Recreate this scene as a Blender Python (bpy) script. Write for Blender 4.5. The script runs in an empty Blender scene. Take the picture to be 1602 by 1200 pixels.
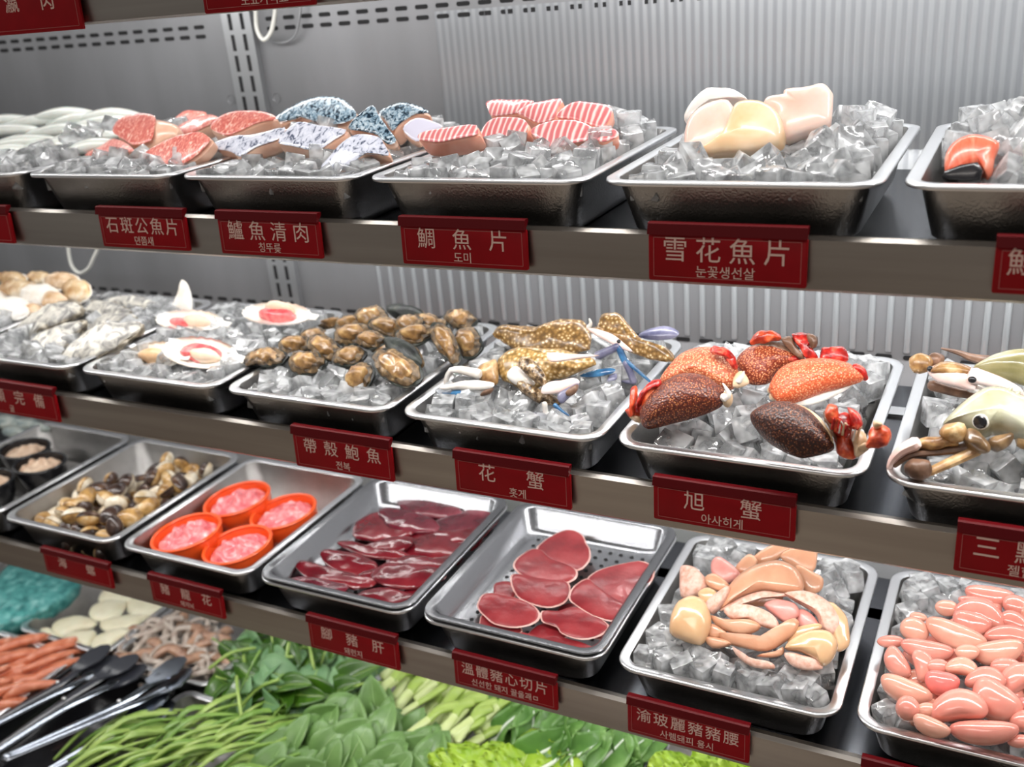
import bpy, bmesh, math, random
from mathutils import Vector, Matrix, noise
random.seed(7)
sc = bpy.context.scene
COL = sc.collection
R_ = math.radians

# ------------------------------------------------------------------ camera, world, lights, exposure
CAM = Vector((0, 0, 1.5))
FPX = 1558.446
def cam_axes(yaw, pit, rol):
    cy, sy, cp, sp = math.cos(yaw), math.sin(yaw), math.cos(pit), math.sin(pit)
    f = Vector((sy*cp, cy*cp, -sp)); r0 = Vector((cy, -sy, 0)); u0 = r0.cross(f)
    cr, sr = math.cos(rol), math.sin(rol)
    return cr*r0+sr*u0, cr*u0-sr*r0, f
CR, CU, CF = cam_axes(R_(-28.62743), R_(22.45710), R_(-5.30077))
cd = bpy.data.cameras.new('camera'); cam = bpy.data.objects.new('camera', cd); COL.objects.link(cam)
cam.matrix_world = Matrix(((CR.x, CU.x, -CF.x, CAM.x), (CR.y, CU.y, -CF.y, CAM.y), (CR.z, CU.z, -CF.z, CAM.z), (0, 0, 0, 1)))
cd.sensor_width = 36; cd.lens = FPX/1602*36; cd.clip_start = .02
cd.dof.use_dof = True; cd.dof.focus_distance = 1.10; cd.dof.aperture_fstop = 4.2
sc.camera = cam
sc.view_settings.view_transform = 'Standard'; sc.view_settings.look = 'None'
sc.view_settings.gamma = 1; sc.view_settings.use_curve_mapping = False
sc.view_settings.exposure = 0.0
W = bpy.data.worlds.new('world'); sc.world = W; W.use_nodes = True
W.node_tree.nodes['Background'].inputs[0].default_value = (1, .95, .9, 1)
W.node_tree.nodes['Background'].inputs[1].default_value = .2

LEDS = {0: (1.496, 1.5, 2.6), 1: (1.214, 2.0, 2.6), 2: (.934, 1.5, 1.6), 3: (.627, 1.6, 1.2)}   # height of each shelf's light strips, watts of the front and of the added rear fill strip
def area(name, loc, sx, sy, e, col, rot):
    l = bpy.data.lights.new(name, 'AREA'); l.shape = 'RECTANGLE'; l.size = sx; l.size_y = sy; l.energy = e; l.color = col
    o = bpy.data.objects.new(name, l); COL.objects.link(o); o.location = loc; o.rotation_euler = rot
    return o
for k, (z, e, e2) in LEDS.items():
    for g, g2, xc in ((.75, .25, -1.98), (.95, .75, -1.03), (1.15, 1.4, -.08)):
        area('shelf_and_fill_strip', (xc, .934, z-.012), .93, .016, e*g, (1, .985, .97), (R_(14), 0, 0))
        area('shelf_and_fill_strip', (xc, 1.21, z+.004), .93, .016, e2*g2, (1, .985, .97), (R_(18), 0, 0))  # added rear strip, evens the light on the food and brightens the wall
area('shop_ceiling_light', (-.6, -1.2, 3.0), 2.4, 1.2, 55, (1, .93, .86), (R_(-28), 0, 0))

# ------------------------------------------------------------------ pixel -> place
def ray(px, py):
    return CF + CR*((px-801)/FPX) - CU*((py-600)/FPX)
def at(px, py, Y):
    d = ray(px, py); return CAM + d*(Y/d.y)
def on(px, py, z):
    d = ray(px, py); return CAM + d*((z-CAM.z)/d.z)
class Plane:
    def __init__(s, c, n=(0, 0, 1), Y=None, z=None):
        s.o = at(c[0], c[1], Y) if z is None else on(c[0], c[1], z)
        s.n = Vector(n).normalized()
        e = Vector((1, 0, 0)); s.e1 = (e - s.n*e.dot(s.n)).normalized(); s.e2 = s.n.cross(s.e1)
    def uv(s, px, py):
        d = ray(px, py); t = (s.o-CAM).dot(s.n)/d.dot(s.n); p = CAM+d*t-s.o
        return (p.dot(s.e1), p.dot(s.e2))
    def w(s, x, y, z=0):
        return s.o + s.e1*x + s.e2*y + s.n*z
def cen(P):
    return (sum(p[0] for p in P)/len(P), sum(p[1] for p in P)/len(P))
def crop(pts, ox, oy, s):
    return [(ox+x/s, oy+y/s) for x, y in pts]

# ------------------------------------------------------------------ mesh helpers: every builder returns (verts, faces)
def smooth_poly(P, m=3):
    n = len(P); out = []
    for i in range(n):
        a, b, c, d = [Vector(P[(i+k) % n]) for k in (-1, 0, 1, 2)]
        for j in range(m):
            t = j/m
            out.append(tuple(.5*((2*b)+(c-a)*t+(2*a-5*b+4*c-d)*t*t+(3*b-a-3*c+d)*t**3)))
    return out
def pillow(P, up, dn, pu=2, pd=2, rings=4, warp=None, nz=0, ns=60, seed=0):
    """closed body over a flat outline: up/dn heights with superellipse edges"""
    n = len(P); cx, cy = cen(P); V = []; F = []
    def ring(s, z):
        b = len(V)
        for x, y in P: V.append(Vector((cx+(x-cx)*s, cy+(y-cy)*s, z)))
        return b
    base = ring(1, 0)
    for sgn, h, p in ((1, up, pu), (-1, dn, pd)):
        prev = base
        for k in range(1, rings):
            a = k/rings*math.pi/2
            b = ring(math.cos(a)**(2/p), sgn*h*math.sin(a)**(2/p))
            for i in range(n):
                j = (i+1) % n
                q = (prev+i, prev+j, b+j, b+i); F.append(q if sgn > 0 else q[::-1])
            prev = b
        c = len(V); V.append(Vector((cx, cy, sgn*h)))
        for i in range(n):
            q = (prev+i, prev+(i+1) % n, c); F.append(q if sgn > 0 else q[::-1])
    a2 = sum(P[i][0]*P[(i+1) % n][1]-P[(i+1) % n][0]*P[i][1] for i in range(n))
    if a2 < 0: F = [f[::-1] for f in F]
    if warp: V = [Vector(warp(v)) for v in V]
    if nz: V = [v + noise.noise_vector(v*ns+Vector((seed*7.1, seed*3.3, seed)))*nz for v in V]
    return V, F
def put(pl, VF):
    return [pl.w(*v) for v in VF[0]], VF[1]
def slab(P, up, dn, n=(0, 0, 1), Y=None, z=None, m=3, anchor=None, grow=1, off=0, **kw):
    """body whose outline is given in photo pixels on a plane of its own in the scene"""
    pl = Plane(anchor or cen(P), n, Y, z)
    U = [pl.uv(*p) for p in P]
    if m > 1: U = smooth_poly(U, m)
    if grow != 1:
        c = cen(U); U = [(c[0]+(x-c[0])*grow, c[1]+(y-c[1])*grow) for x, y in U]
    VF = pillow(U, up, dn, **kw)
    if off: VF = ([v+Vector((0, 0, off)) for v in VF[0]], VF[1])
    return put(pl, VF)
def frames(path):
    n = len(path); T = [(path[min(i+1, n-1)]-path[max(i-1, 0)]).normalized() for i in range(n)]
    up = Vector((0, 0, 1)) if abs(T[0].z) < .9 else Vector((1, 0, 0))
    out = []
    for t in T:
        a = up-t*up.dot(t)
        if a.length < 1e-4: a = Vector((1, 0, 0))-t*t.x
        a.normalize(); up = a; out.append((t.cross(a), a))
    return out
def curve(pts, m=5):
    P = [Vector(p) for p in pts]; n = len(P); out = []
    for i in range(n-1):
        a, b, c, d = P[max(i-1, 0)], P[i], P[i+1], P[min(i+2, n-1)]
        for j in range(m):
            t = j/m; out.append(.5*((2*b)+(c-a)*t+(2*a-5*b+4*c-d)*t*t+(3*b-a-3*c+d)*t**3))
    return out+[P[-1]]
def tube(path, rad, flat=1, k=8, caps=True, closed=False):
    n = len(path); V = []; F = []
    fr = frames(path)
    for i, p in enumerate(path):
        r = rad(i/(n-1)) if callable(rad) else rad
        s, u = fr[i]
        for j in range(k):
            a = 2*math.pi*j/k; V.append(p+s*(math.cos(a)*r)+u*(math.sin(a)*r*flat))
    for i in range(n-1):
        for j in range(k):
            F.append((i*k+j, i*k+(j+1) % k, (i+1)*k+(j+1) % k, (i+1)*k+j))
    if caps:
        for i, o in ((0, 1), (n-1, -1)):
            r = rad(i/(n-1)) if callable(rad) else rad
            t = (path[i]-path[1 if i == 0 else n-2]).normalized(); b = len(V); su, u = fr[i]
            for j in range(k):
                a = 2*math.pi*j/k; V.append(path[i]+t*(r*flat*.55)+su*(math.cos(a)*r*.74)+u*(math.sin(a)*r*flat*.74))
            c = len(V); V.append(path[i]+t*(r*flat*.85))
            for j in range(k):
                j2 = (j+1) % k
                F.append((i*k+j2, i*k+j, b+j, b+j2)[::o]); F.append((b+j2, b+j, c)[::o])
    return V, F
def box(x0, x1, y0, y1, z0, z1):
    V = [Vector((x, y, z)) for z in (z0, z1) for y in (y0, y1) for x in (x0, x1)]
    return V, [(0, 2, 3, 1), (4, 5, 7, 6), (0, 1, 5, 4), (2, 6, 7, 3), (0, 4, 6, 2), (1, 3, 7, 5)]
def ellipsoid(c, ax, nu=14, nv=8, rot=None, nz=0, ns=40, pw=1):
    V = []; F = []; c = Vector(c)
    for i in range(1, nv):
        b = -math.pi/2+math.pi*i/nv
        for j in range(nu):
            a = 2*math.pi*j/nu
            V.append(Vector((math.cos(b)*math.cos(a), math.cos(b)*math.sin(a), math.sin(b))))
    V += [Vector((0, 0, -1)), Vector((0, 0, 1))]
    for i in range(nv-2):
        for j in range(nu):
            F.append((i*nu+j, i*nu+(j+1) % nu, (i+1)*nu+(j+1) % nu, (i+1)*nu+j))
    s, e = len(V)-2, len(V)-1
    for j in range(nu):
        F.append((s, (j+1) % nu, j)); F.append((e, (nv-2)*nu+j, (nv-2)*nu+(j+1) % nu))
    out = []
    for v in V:
        q = Vector((v.x*ax[0], v.y*ax[1], v.z*ax[2]))
        if nz: q += noise.noise_vector(q*ns+c*9)*nz
        if rot: q = rot @ q
        out.append(q+c)
    return out, F
def join(*L):
    V = []; F = []
    for v, f in L:
        b = len(V); V += list(v); F += [tuple(i+b for i in q) for q in f]
    return V, F
def lathe(prof, n=36, sx=1, sy=1):
    V = []; F = []
    for r, z in prof:
        for j in range(n):
            a = 2*math.pi*j/n; V.append(Vector((r*math.cos(a)*sx, r*math.sin(a)*sy, z)))
    for i in range(len(prof)-1):
        for j in range(n):
            F.append((i*n+j, i*n+(j+1) % n, (i+1)*n+(j+1) % n, (i+1)*n+j))
    return V, F
def move(VF, loc, rot=None):
    loc = Vector(loc)
    return [(rot @ v if rot else v)+loc for v in VF[0]], VF[1]
def rrect(w, d, r, k=5):
    r = max(r, .001); P = []
    for cx, cy, a0 in ((w-r, d-r, 0), (r, d-r, 90), (r, r, 180), (w-r, r, 270)):
        for i in range(k+1):
            a = R_(a0+90*i/k); P.append((cx+r*math.cos(a), cy+r*math.sin(a)))
    return P
def loft(w, d, prof, k=5, cap0=True, cap1=True):
    """stack of rounded rectangles: prof = (inset, z, corner radius)"""
    V = []; F = []; n = 4*(k+1)
    for ins, z, r in prof:
        for x, y in rrect(w-2*ins, d-2*ins, r, k): V.append(Vector((x+ins, y+ins, z)))
    for i in range(len(prof)-1):
        for j in range(n): F.append((i*n+j, i*n+(j+1) % n, (i+1)*n+(j+1) % n, (i+1)*n+j))
    if cap0: F.append(tuple(range(n))[::-1])
    if cap1: F.append(tuple(range((len(prof)-1)*n, len(prof)*n)))
    return V, F

from mathutils.bvhtree import BVHTree
def hit(VF, px, py):
    """where a photo pixel meets a body: point and normal"""
    r = BVHTree.FromPolygons([tuple(v) for v in VF[0]], VF[1]).ray_cast(CAM, ray(px, py).normalized())
    n = r[1] if r[1].dot(CF) < 0 else -r[1]
    return r[0], n
def disc(p, n, r, h, k=14, asp=1):
    n = n.normalized(); a = Vector((1, 0, 0)); a = (a-n*a.dot(n)).normalized(); b = n.cross(a)
    V = [p+a*(r*s*math.cos(t*2*math.pi/k))+b*(r*s*asp*math.sin(t*2*math.pi/k))+n*z for s, z in ((1, -.002), (1, h*.3), (.8, h), (.01, h)) for t in range(k)]
    return V, [(i*k+j, i*k+(j+1) % k, (i+1)*k+(j+1) % k, (i+1)*k+j) for i in range(3) for j in range(k)]
# ------------------------------------------------------------------ objects
def mesh(name, VF, mat, smooth=40):
    me = bpy.data.meshes.new(name); me.from_pydata([tuple(v) for v in VF[0]], [], VF[1])
    me.materials.append(mat)
    if smooth:
        me.polygons.foreach_set('use_smooth', [True]*len(me.polygons))
        if smooth < 180: me.set_sharp_from_angle(angle=R_(smooth))
    me.update(); return me
def link(name, data, parent=None, loc=(0, 0, 0)):
    o = bpy.data.objects.new(name, data); COL.objects.link(o); o.location = loc; o.parent = parent; return o
def tag(o, label=None, cat=None, group=None, kind=None):
    for k, v in (('label', label), ('category', cat), ('group', group), ('kind', kind)):
        if v: o[k] = v
    return o
def base_of(VFs):
    A = [v for VF in VFs for v in VF[0]]
    return Vector((sum(v.x for v in A)/len(A), sum(v.y for v in A)/len(A), min(v.z for v in A)))
def one(name, VF, mat, label, cat, group=None, smooth=40, kind=None):
    b = base_of([VF]); me = mesh(name, ([v-b for v in VF[0]], VF[1]), mat, smooth)
    return tag(link(name, me, None, b), label, cat, group, kind)
def thing(name, parts, label, cat, group=None, smooth=40):
    """parts: (name, VF, material[, label[, sub-parts]])"""
    b = base_of([p[1] for p in parts])
    root = tag(link(name, None, None, b), label, cat, group); root.empty_display_size = .02
    for p in parts:
        o = link(p[0], mesh(p[0], ([v-b for v in p[1][0]], p[1][1]), p[2], smooth), root)
        if len(p) > 3 and p[3]: o['label'] = p[3]
        if len(p) > 4:
            for q in p[4]: 
                s = link(q[0], mesh(q[0], ([v-b for v in q[1][0]], q[1][1]), q[2], smooth), o)
                if len(q) > 3: s['label'] = q[3]
    return root
def struct(name, VF, mat, parent=None, smooth=30):
    o = link(name, mesh(name, VF, mat, smooth), parent)
    if parent is None: o['kind'] = 'structure'
    return o
def copy_tree(o, parent=None):
    c = o.copy(); COL.objects.link(c); c.parent = parent
    for ch in [x for x in o.children]: copy_tree(ch, c)
    return c

# ------------------------------------------------------------------ materials
MATS = {}
def pm(name, cols, scale=20, kind='noise', rough=.4, bump=0, bscale=None, bkind='noise', metal=0, coat=0, sss=0, sssr=.006, spec=.5, dist=0, detail=4, trans=0, alpha=1, stretch=(1, 1, 1), emit=0, aniso=0, coord='Object', bdist=.002):
    m = bpy.data.materials.new(name); m.use_nodes = True; N = m.node_tree.nodes; L = m.node_tree.links
    b = N['Principled BSDF']
    b.inputs['Roughness'].default_value = rough; b.inputs['Metallic'].default_value = metal
    b.inputs['Coat Weight'].default_value = coat; b.inputs['Coat Roughness'].default_value = .06
    b.inputs['Specular IOR Level'].default_value = spec
    if sss:
        b.inputs['Subsurface Weight'].default_value = sss; b.inputs['Subsurface Radius'].default_value = (1, .5, .35)
        b.inputs['Subsurface Scale'].default_value = sssr
    b.inputs['Transmission Weight'].default_value = trans; b.inputs['Alpha'].default_value = alpha
    b.inputs['Anisotropic'].default_value = aniso
    tc = N.new('ShaderNodeTexCoord'); mp = N.new('ShaderNodeMapping'); mp.inputs['Scale'].default_value = stretch
    L.new(tc.outputs[coord], mp.inputs[0])
    def tex(k, s, d=0):
        if k == 'voronoi':
            t = N.new('ShaderNodeTexVoronoi'); t.inputs['Scale'].default_value = s; L.new(mp.outputs[0], t.inputs['Vector']); return t.outputs['Distance']
        if k == 'wave':
            t = N.new('ShaderNodeTexWave'); t.inputs['Scale'].default_value = s; t.inputs['Distortion'].default_value = d; t.inputs['Detail'].default_value = 2
            t.inputs['Detail Scale'].default_value = 1.2
            L.new(mp.outputs[0], t.inputs['Vector']); return t.outputs['Fac']
        t = N.new('ShaderNodeTexNoise'); t.inputs['Scale'].default_value = s; t.inputs['Detail'].default_value = detail; t.inputs['Distortion'].default_value = d
        L.new(mp.outputs[0], t.inputs['Vector']); return t.outputs['Fac']
    if not isinstance(cols[0], (tuple, list)):
        b.inputs['Base Color'].default_value = (*cols[:3], 1)
    else:
        r = N.new('ShaderNodeValToRGB'); e = r.color_ramp.elements
        while len(e) < len(cols): e.new(.5)
        for i, (c, p) in enumerate(cols): e[i].position = p; e[i].color = (*c, 1)
        L.new(tex(kind, scale, dist), r.inputs[0]); L.new(r.outputs[0], b.inputs['Base Color'])
    if bump:
        bp = N.new('ShaderNodeBump'); bp.inputs['Strength'].default_value = bump; bp.inputs['Distance'].default_value = bdist
        L.new(tex(bkind, bscale or scale, 0), bp.inputs['Height']); L.new(bp.outputs[0], b.inputs['Normal'])
        if coat: L.new(bp.outputs[0], b.inputs['Coat Normal'])
    if emit:
        b.inputs['Emission Color'].default_value = (1, 1, 1, 1); b.inputs['Emission Strength'].default_value = emit
    MATS[name] = m; return m
def s2l(*c):
    return tuple(((x/255)/12.92 if x <= 10 else ((x/255+.055)/1.055)**2.4) for x in c)

M_tray = pm('tray_steel', [(s2l(172, 172, 174), .3), (s2l(205, 206, 208), .7)], 18, rough=.24, metal=1, bump=.05, bscale=300)
M_rim = pm('rim_steel', s2l(232, 233, 235), rough=.3, metal=1, bump=.03, bscale=260)
M_wet = pm('wet_steel', [(s2l(150, 148, 145), .3), (s2l(190, 188, 186), .7)], 14, rough=.3, metal=1, bump=.35, bscale=420)
M_rail = pm('rail_steel', [(s2l(150, 143, 136), .3), (s2l(178, 172, 165), .7)], 30, rough=.36, metal=1, stretch=(.05, 1, 1), bump=.04, bscale=400)
M_floor = pm('shelf_steel', s2l(105, 107, 112), rough=.22, metal=1, bump=.03, bscale=120, stretch=(1, .05, 1))
M_wall = pm('wall_steel', [(s2l(114, 115, 117), .3), (s2l(134, 135, 138), .7)], 6, rough=.42, metal=.4, stretch=(1, 1, .25), bump=.05, bscale=300)
M_streak_plain = pm('streak_panel_steel', [(s2l(140, 143, 146), .3), (s2l(166, 169, 172), .7)], 9, rough=.3, metal=.55, stretch=(1, 1, .2), bump=.04, bscale=300)
M_streak = pm('painted_streak_steel', [(s2l(134, 137, 141), .2), (s2l(150, 153, 156), .8)], 25.75, 'wave', rough=.3, metal=.5, bump=.04, bscale=300)  # bands paint reflected strip-light streaks into the wall colour
M_streakbar = pm('painted_streak_bar', s2l(160, 164, 167), rough=.3, metal=.4)  # paler tone stands for LED reflections on the wall
M_dark = pm('dark_slot', (.004, .004, .005), rough=.8)
M_black = pm('black_plastic', (.008, .008, .01), rough=.25, coat=.3)
M_upright = pm('upright_steel', s2l(150, 152, 154), rough=.4, metal=.6)
M_cable = pm('cable_plastic', s2l(215, 215, 208), rough=.45)
M_led = pm('led_diffuser', (.9, .9, .9), rough=.5, emit=.0)
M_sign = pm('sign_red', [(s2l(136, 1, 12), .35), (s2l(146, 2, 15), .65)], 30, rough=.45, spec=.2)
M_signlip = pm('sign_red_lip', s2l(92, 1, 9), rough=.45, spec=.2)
M_ink = pm('sign_ink', s2l(225, 190, 178), rough=.5)
M_shopfloor = pm('shop_floor', s2l(186, 172, 158), rough=.5)

def ice_material():
    m = bpy.data.materials.new('ice'); m.use_nodes = True; N = m.node_tree.nodes; L = m.node_tree.links; N.clear()
    out = N.new('ShaderNodeOutputMaterial'); tc = N.new('ShaderNodeTexCoord')
    def nz(s, d):
        t = N.new('ShaderNodeTexNoise'); t.inputs['Scale'].default_value = s; t.inputs['Detail'].default_value = d; L.new(tc.outputs['Object'], t.inputs['Vector']); return t
    n1 = nz(45, 1.5)
    bp = N.new('ShaderNodeBump'); bp.inputs['Strength'].default_value = .6; bp.inputs['Distance'].default_value = .008; L.new(n1.outputs['Fac'], bp.inputs['Height'])
    tr = N.new('ShaderNodeBsdfTransparent'); tr.inputs[0].default_value = (.99, .995, 1, 1)
    rf = N.new('ShaderNodeBsdfRefraction'); rf.inputs['IOR'].default_value = 1.31; rf.inputs['Roughness'].default_value = .02; rf.inputs['Color'].default_value = (.98, .99, 1, 1); L.new(bp.outputs[0], rf.inputs['Normal'])
    gl = N.new('ShaderNodeBsdfGlossy'); gl.inputs['Roughness'].default_value = .09; L.new(bp.outputs[0], gl.inputs['Normal'])
    df = N.new('ShaderNodeBsdfTranslucent'); df.inputs[0].default_value = (.96, .975, .985, 1); L.new(bp.outputs[0], df.inputs['Normal'])
    dd = N.new('ShaderNodeBsdfDiffuse'); dd.inputs[0].default_value = (.96, .975, .985, 1); L.new(bp.outputs[0], dd.inputs['Normal'])
    m0 = N.new('ShaderNodeMixShader'); m0.inputs[0].default_value = .6; L.new(df.outputs[0], m0.inputs[1]); L.new(dd.outputs[0], m0.inputs[2])
    m1 = N.new('ShaderNodeMixShader'); m1.inputs[0].default_value = .45; L.new(tr.outputs[0], m1.inputs[1]); L.new(rf.outputs[0], m1.inputs[2])
    n2 = nz(48, 2)
    cr = N.new('ShaderNodeMapRange'); cr.inputs[1].default_value = .42; cr.inputs[2].default_value = .68; cr.inputs[3].default_value = .24; cr.inputs[4].default_value = .86; L.new(n2.outputs['Fac'], cr.inputs[0])
    m2 = N.new('ShaderNodeMixShader'); L.new(cr.outputs[0], m2.inputs[0]); L.new(m1.outputs[0], m2.inputs[1]); L.new(m0.outputs[0], m2.inputs[2])
    fr = N.new('ShaderNodeFresnel'); fr.inputs['IOR'].default_value = 1.6; L.new(bp.outputs[0], fr.inputs['Normal'])
    m3 = N.new('ShaderNodeMixShader'); L.new(fr.outputs[0], m3.inputs[0]); L.new(m2.outputs[0], m3.inputs[1]); L.new(gl.outputs[0], m3.inputs[2])
    L.new(m3.outputs[0], out.inputs[0]); return m
M_ice = ice_material()

# ------------------------------------------------------------------ the case: shelves, rails, back wall
S = {1: dict(top=1.254, rim=1.302, x0=-.098), 2: dict(top=.974, rim=1.016, x0=-.098), 3: dict(top=.667, rim=.713, x0=-.112)}
PITCH = .2805
XL, XR = -2.75, .62
WALL = 1.385
BRIM, BY = .319, 1.036
struct('floor', box(-3.5, 2.5, -2.5, .55, -.02, 0), M_shopfloor)
wall = struct('wall_back', box(XL, XR, WALL, WALL+.01, .0, 1.75), M_wall)
def streak_ribs(x0, x1, z0, z1, pitch, amp, name, mat):
    V = []; F = []; n = int((x1-x0)/pitch)*6
    for i in range(n+1):
        x = x0+(x1-x0)*i/n; ph = (i % 6)/6*2*math.pi
        y = WALL-.0008-amp*min(1, .15+(x-x0)/.35)*(.5+.5*math.cos(ph))
        V += [Vector((x, y, z0)), Vector((x, y, z1))]
    for i in range(n): F.append((2*i, 2*i+2, 2*i+3, 2*i+1))
    return struct(name, (V, F), mat, wall, 180)
streak_ribs(-.83, XR, 1.16, 1.452, .0122, .0013, 'light_streak_panel', M_streak)  # relief and banding imitate faint light streaks on the steel
bar_me = mesh('light_streak_bar', move(loft(.0085, .215, [(0, 0, .002), (.0004, .002, .002), (.002, .003, .0015)], 2), (-.00425, 0, 0), Matrix.Rotation(R_(90), 3, 'X')), M_streakbar, 40)  # pale bars in place of the LED streaks reflected by the wall
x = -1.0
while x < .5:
    link('light_streak_bar', bar_me, wall, (x, WALL, .962)); x += .0242
# air slots in the back wall
slot_me = mesh('air_slot', move(loft(.022, .0065, [(0, 0, .003), (0, .0012, .003)], 3), (0, 0, 0), Matrix.Rotation(R_(90), 3, 'X')), M_dark, 0)
def slot_row(x0, x1, z, pitch=.0365):
    x = x0
    while x < x1:
        o = link('air_slot', slot_me, wall, (x, WALL-.0001, z)); x += pitch
for dz in (0, -.0155):
    slot_row(-2.3, -1.30, 1.457+dz-.005); slot_row(-1.155, .2, 1.457+dz)
slot_row(-1.9, -1.26, .956); slot_row(-1.155, .45, .9525)
# upright with two columns of slots
up = struct('trim_1', box(-1.240, -1.178, WALL-.012, WALL, .75, 1.75), M_upright)
vs_me = mesh('hook_slot', box(-.0035, .0035, -.0005, .0005, -.013, .013), M_dark, 0)
for i in range(28):
    for x in (-1.222, -1.196): link('hook_slot', vs_me, up, (x, WALL-.0122, .79+i*.0335))
for x in (-1.262, -1.160):
    V, F = lathe([(.0001, -.004), (.006, -.003), (.008, 0)], 12)
    link('screw', mesh('screw', move((V, F), (0, 0, 0), Matrix.Rotation(R_(90), 3, 'X')), M_upright), wall, (x, WALL-.001, 1.333))
def shelf(k, top, floor_z, y1=1.30):
    o = struct('trim_shelf_%d' % k, box(XL, XR, .905, y1, floor_z-.004, floor_z), M_floor)
    # folded rail: front face, top return, bottom return
    prof = [(.925, floor_z), (.912, top), (.905, top+.001), (.9, top-.002), (.9, top-.048), (.903, top-.051), (.918, top-.051), (.918, top-.047), (.904, top-.046), (.904, top-.006), (.910, top-.004), (.922, floor_z-.001)]
    n = len(prof); V = [Vector((x, y, z)) for x in (XL, XR) for y, z in prof]
    F = [(i, (i+1) % n, n+(i+1) % n, n+i) for i in range(n)]
    struct('rail', (V, F), M_rail, o, 20)
    # housings of the front light strip and of the added rear one
    z = LEDS[k][0]
    struct('shelf_and_fill_housing', box(XL, XR, .922, .946, z-.004, z+.008), M_rim, o)
    struct('shelf_and_fill_housing', box(XL, XR, 1.198, 1.222, z+.011, z+.019), M_rim, o)  # unseen housing made for the added rear strip
    return o
shelf(0, 1.534, 1.516)
for k in (1, 2, 3): shelf(k, S[k]['top'], S[k]['rim']-.067)
# screws on the rails
rs = mesh('rail_screw', move(lathe([(.0001, -.002), (.003, -.0018), (.004, 0)], 10), (0, 0, 0), Matrix.Rotation(R_(90), 3, 'X')), M_rim)
for px, py in ((571, 394), (1407, 833)):
    p = at(px, py, .9); link('rail_screw', rs, bpy.data.objects['trim_shelf_%d' % (1 if py < 600 else 2 if py < 1000 else 3)], (p.x, .9, p.z))
# well at the bottom
struct('trim_well', box(XL, XR, .60, WALL, BRIM-.085, BRIM-.068), M_black)
struct('trim_well_front', box(XL, XR, .60, .62, 0, BRIM-.02), M_rail)

# cables hanging in the case
def cable(pts, r, label, name='cable', mat=None):
    one(name, tube(curve(pts, 8), r, k=8), mat or M_cable, label, 'cable', smooth=180)
cable([at(108, 372, 1.30), at(107, 390, 1.30), at(112, 415, 1.30), at(124, 427, 1.30), at(138, 420, 1.30), at(148, 400, 1.30), at(158, 380, 1.30)], .0035, 'thick white cable loop hanging under the grouper shelf')
cable([at(400, 12, 1.36), at(402, 45, 1.36), at(412, 62, 1.36), at(424, 50, 1.36), at(430, 22, 1.36), at(430, 8, 1.36)], .0035, 'white cable loop right of the slotted upright')
cable([at(398, 14, 1.375), at(410, 55, 1.375), at(440, 67, 1.375), at(462, 55, 1.375), at(470, 20, 1.375), at(470, 8, 1.375)], .0016, 'thin grey cable loop over the air slots', mat=M_upright)

# ------------------------------------------------------------------ trays
TW, TD = .265, .325
pan_prof = [(.0125, -.0045, .02), (.0228, -.054, .026), (.034, -.066, .03)]
pan_in = [(.0125, -.001, .02), (.0245, -.053, .026), (.035, -.0645, .03)]
rim_prof = [(.0125, -.0045, .02), (.0008, -.0045, .028), (0, -.003, .029), (.0005, -.0005, .029), (.002, 0, .028), (.010, .0, .021), (.0128, -.0015, .019)]
pan_me = mesh('pan', join(loft(TW, TD, pan_prof, 6, False, True), (lambda v: (v[0], [f[::-1] for f in v[1]]))(loft(TW, TD, pan_in, 6, False, True))), M_wet, 35)
rim_me = mesh('rim', loft(TW, TD, rim_prof, 6, False, False), M_rim, 60)
def tray(x, y, z, label, w=1, group='steel food trays'):
    r = tag(link('food_tray', None, None, (x, y, z)), label, 'tray', group); r.empty_display_size = .03
    r.rotation_euler = (0, 0, 0)
    link('pan', pan_me, r); link('rim', rim_me, r)
    return r
def tx(k, i): return S[k]['x0']-PITCH*i     # i = 0 is the rightmost tray in view
CONT = {1: ['salmon on ice', 'the white fish fillets', 'the striped pink fish pieces', 'the spotted fish fillets', 'the red marbled fish slices', 'the white squid'],
        2: ['the olive crabs', 'the red crabs', 'the blue crabs', 'the abalones', 'the scallops', 'the oysters', 'the yellow shellfish'],
        3: ['the kidneys', 'the cut pink offal', 'the heart slices', 'the dark red liver', 'the orange bowls', 'the brown clams', 'the black bowls']}
for k in CONT:
    for i, c in enumerate(CONT[k]):
        tray(tx(k, i), .905, S[k]['rim'], 'deep steel tray holding %s on the %s shelf' % (c, {1: 'upper', 2: 'middle', 3: 'lower'}[k]))
# perforated drain inserts under the liver and the hearts
ins_prof = [(.013, .0035, .02), (.002, .0035, .028), (.001, .0045, .029), (.002, .006, .028), (.011, .006, .021), (.015, .0035, .02), (.0215, -.027, .024), (.031, -.034, .03)]
holes = []
for a in range(11):
    for b in range(14):
        if (a+b) % 1 == 0: holes.append(move(lathe([(.0001, .0009), (.0031, .0009), (.0031, 0)], 8), (.047+a*.0171, .045+b*.0181, -.0339)))
ins_me = mesh('pan', loft(TW, TD, ins_prof, 6, False, True), pm('drain_steel', s2l(158, 159, 162), rough=.26, metal=1, bump=.05, bscale=200), 50); hole_me = mesh('perforations', join(*holes), M_dark, 0)
for i, c in ((2, 'heart slices'), (3, 'liver slices')):
    r = tag(link('perforated_tray', None, None, (tx(3, i), .905, S[3]['rim'])), 'perforated steel drain insert under the %s' % c, 'tray', 'perforated drain inserts')
    link('pan', ins_me, r); tag(link('perforations', hole_me, r), kind='stuff')

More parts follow.
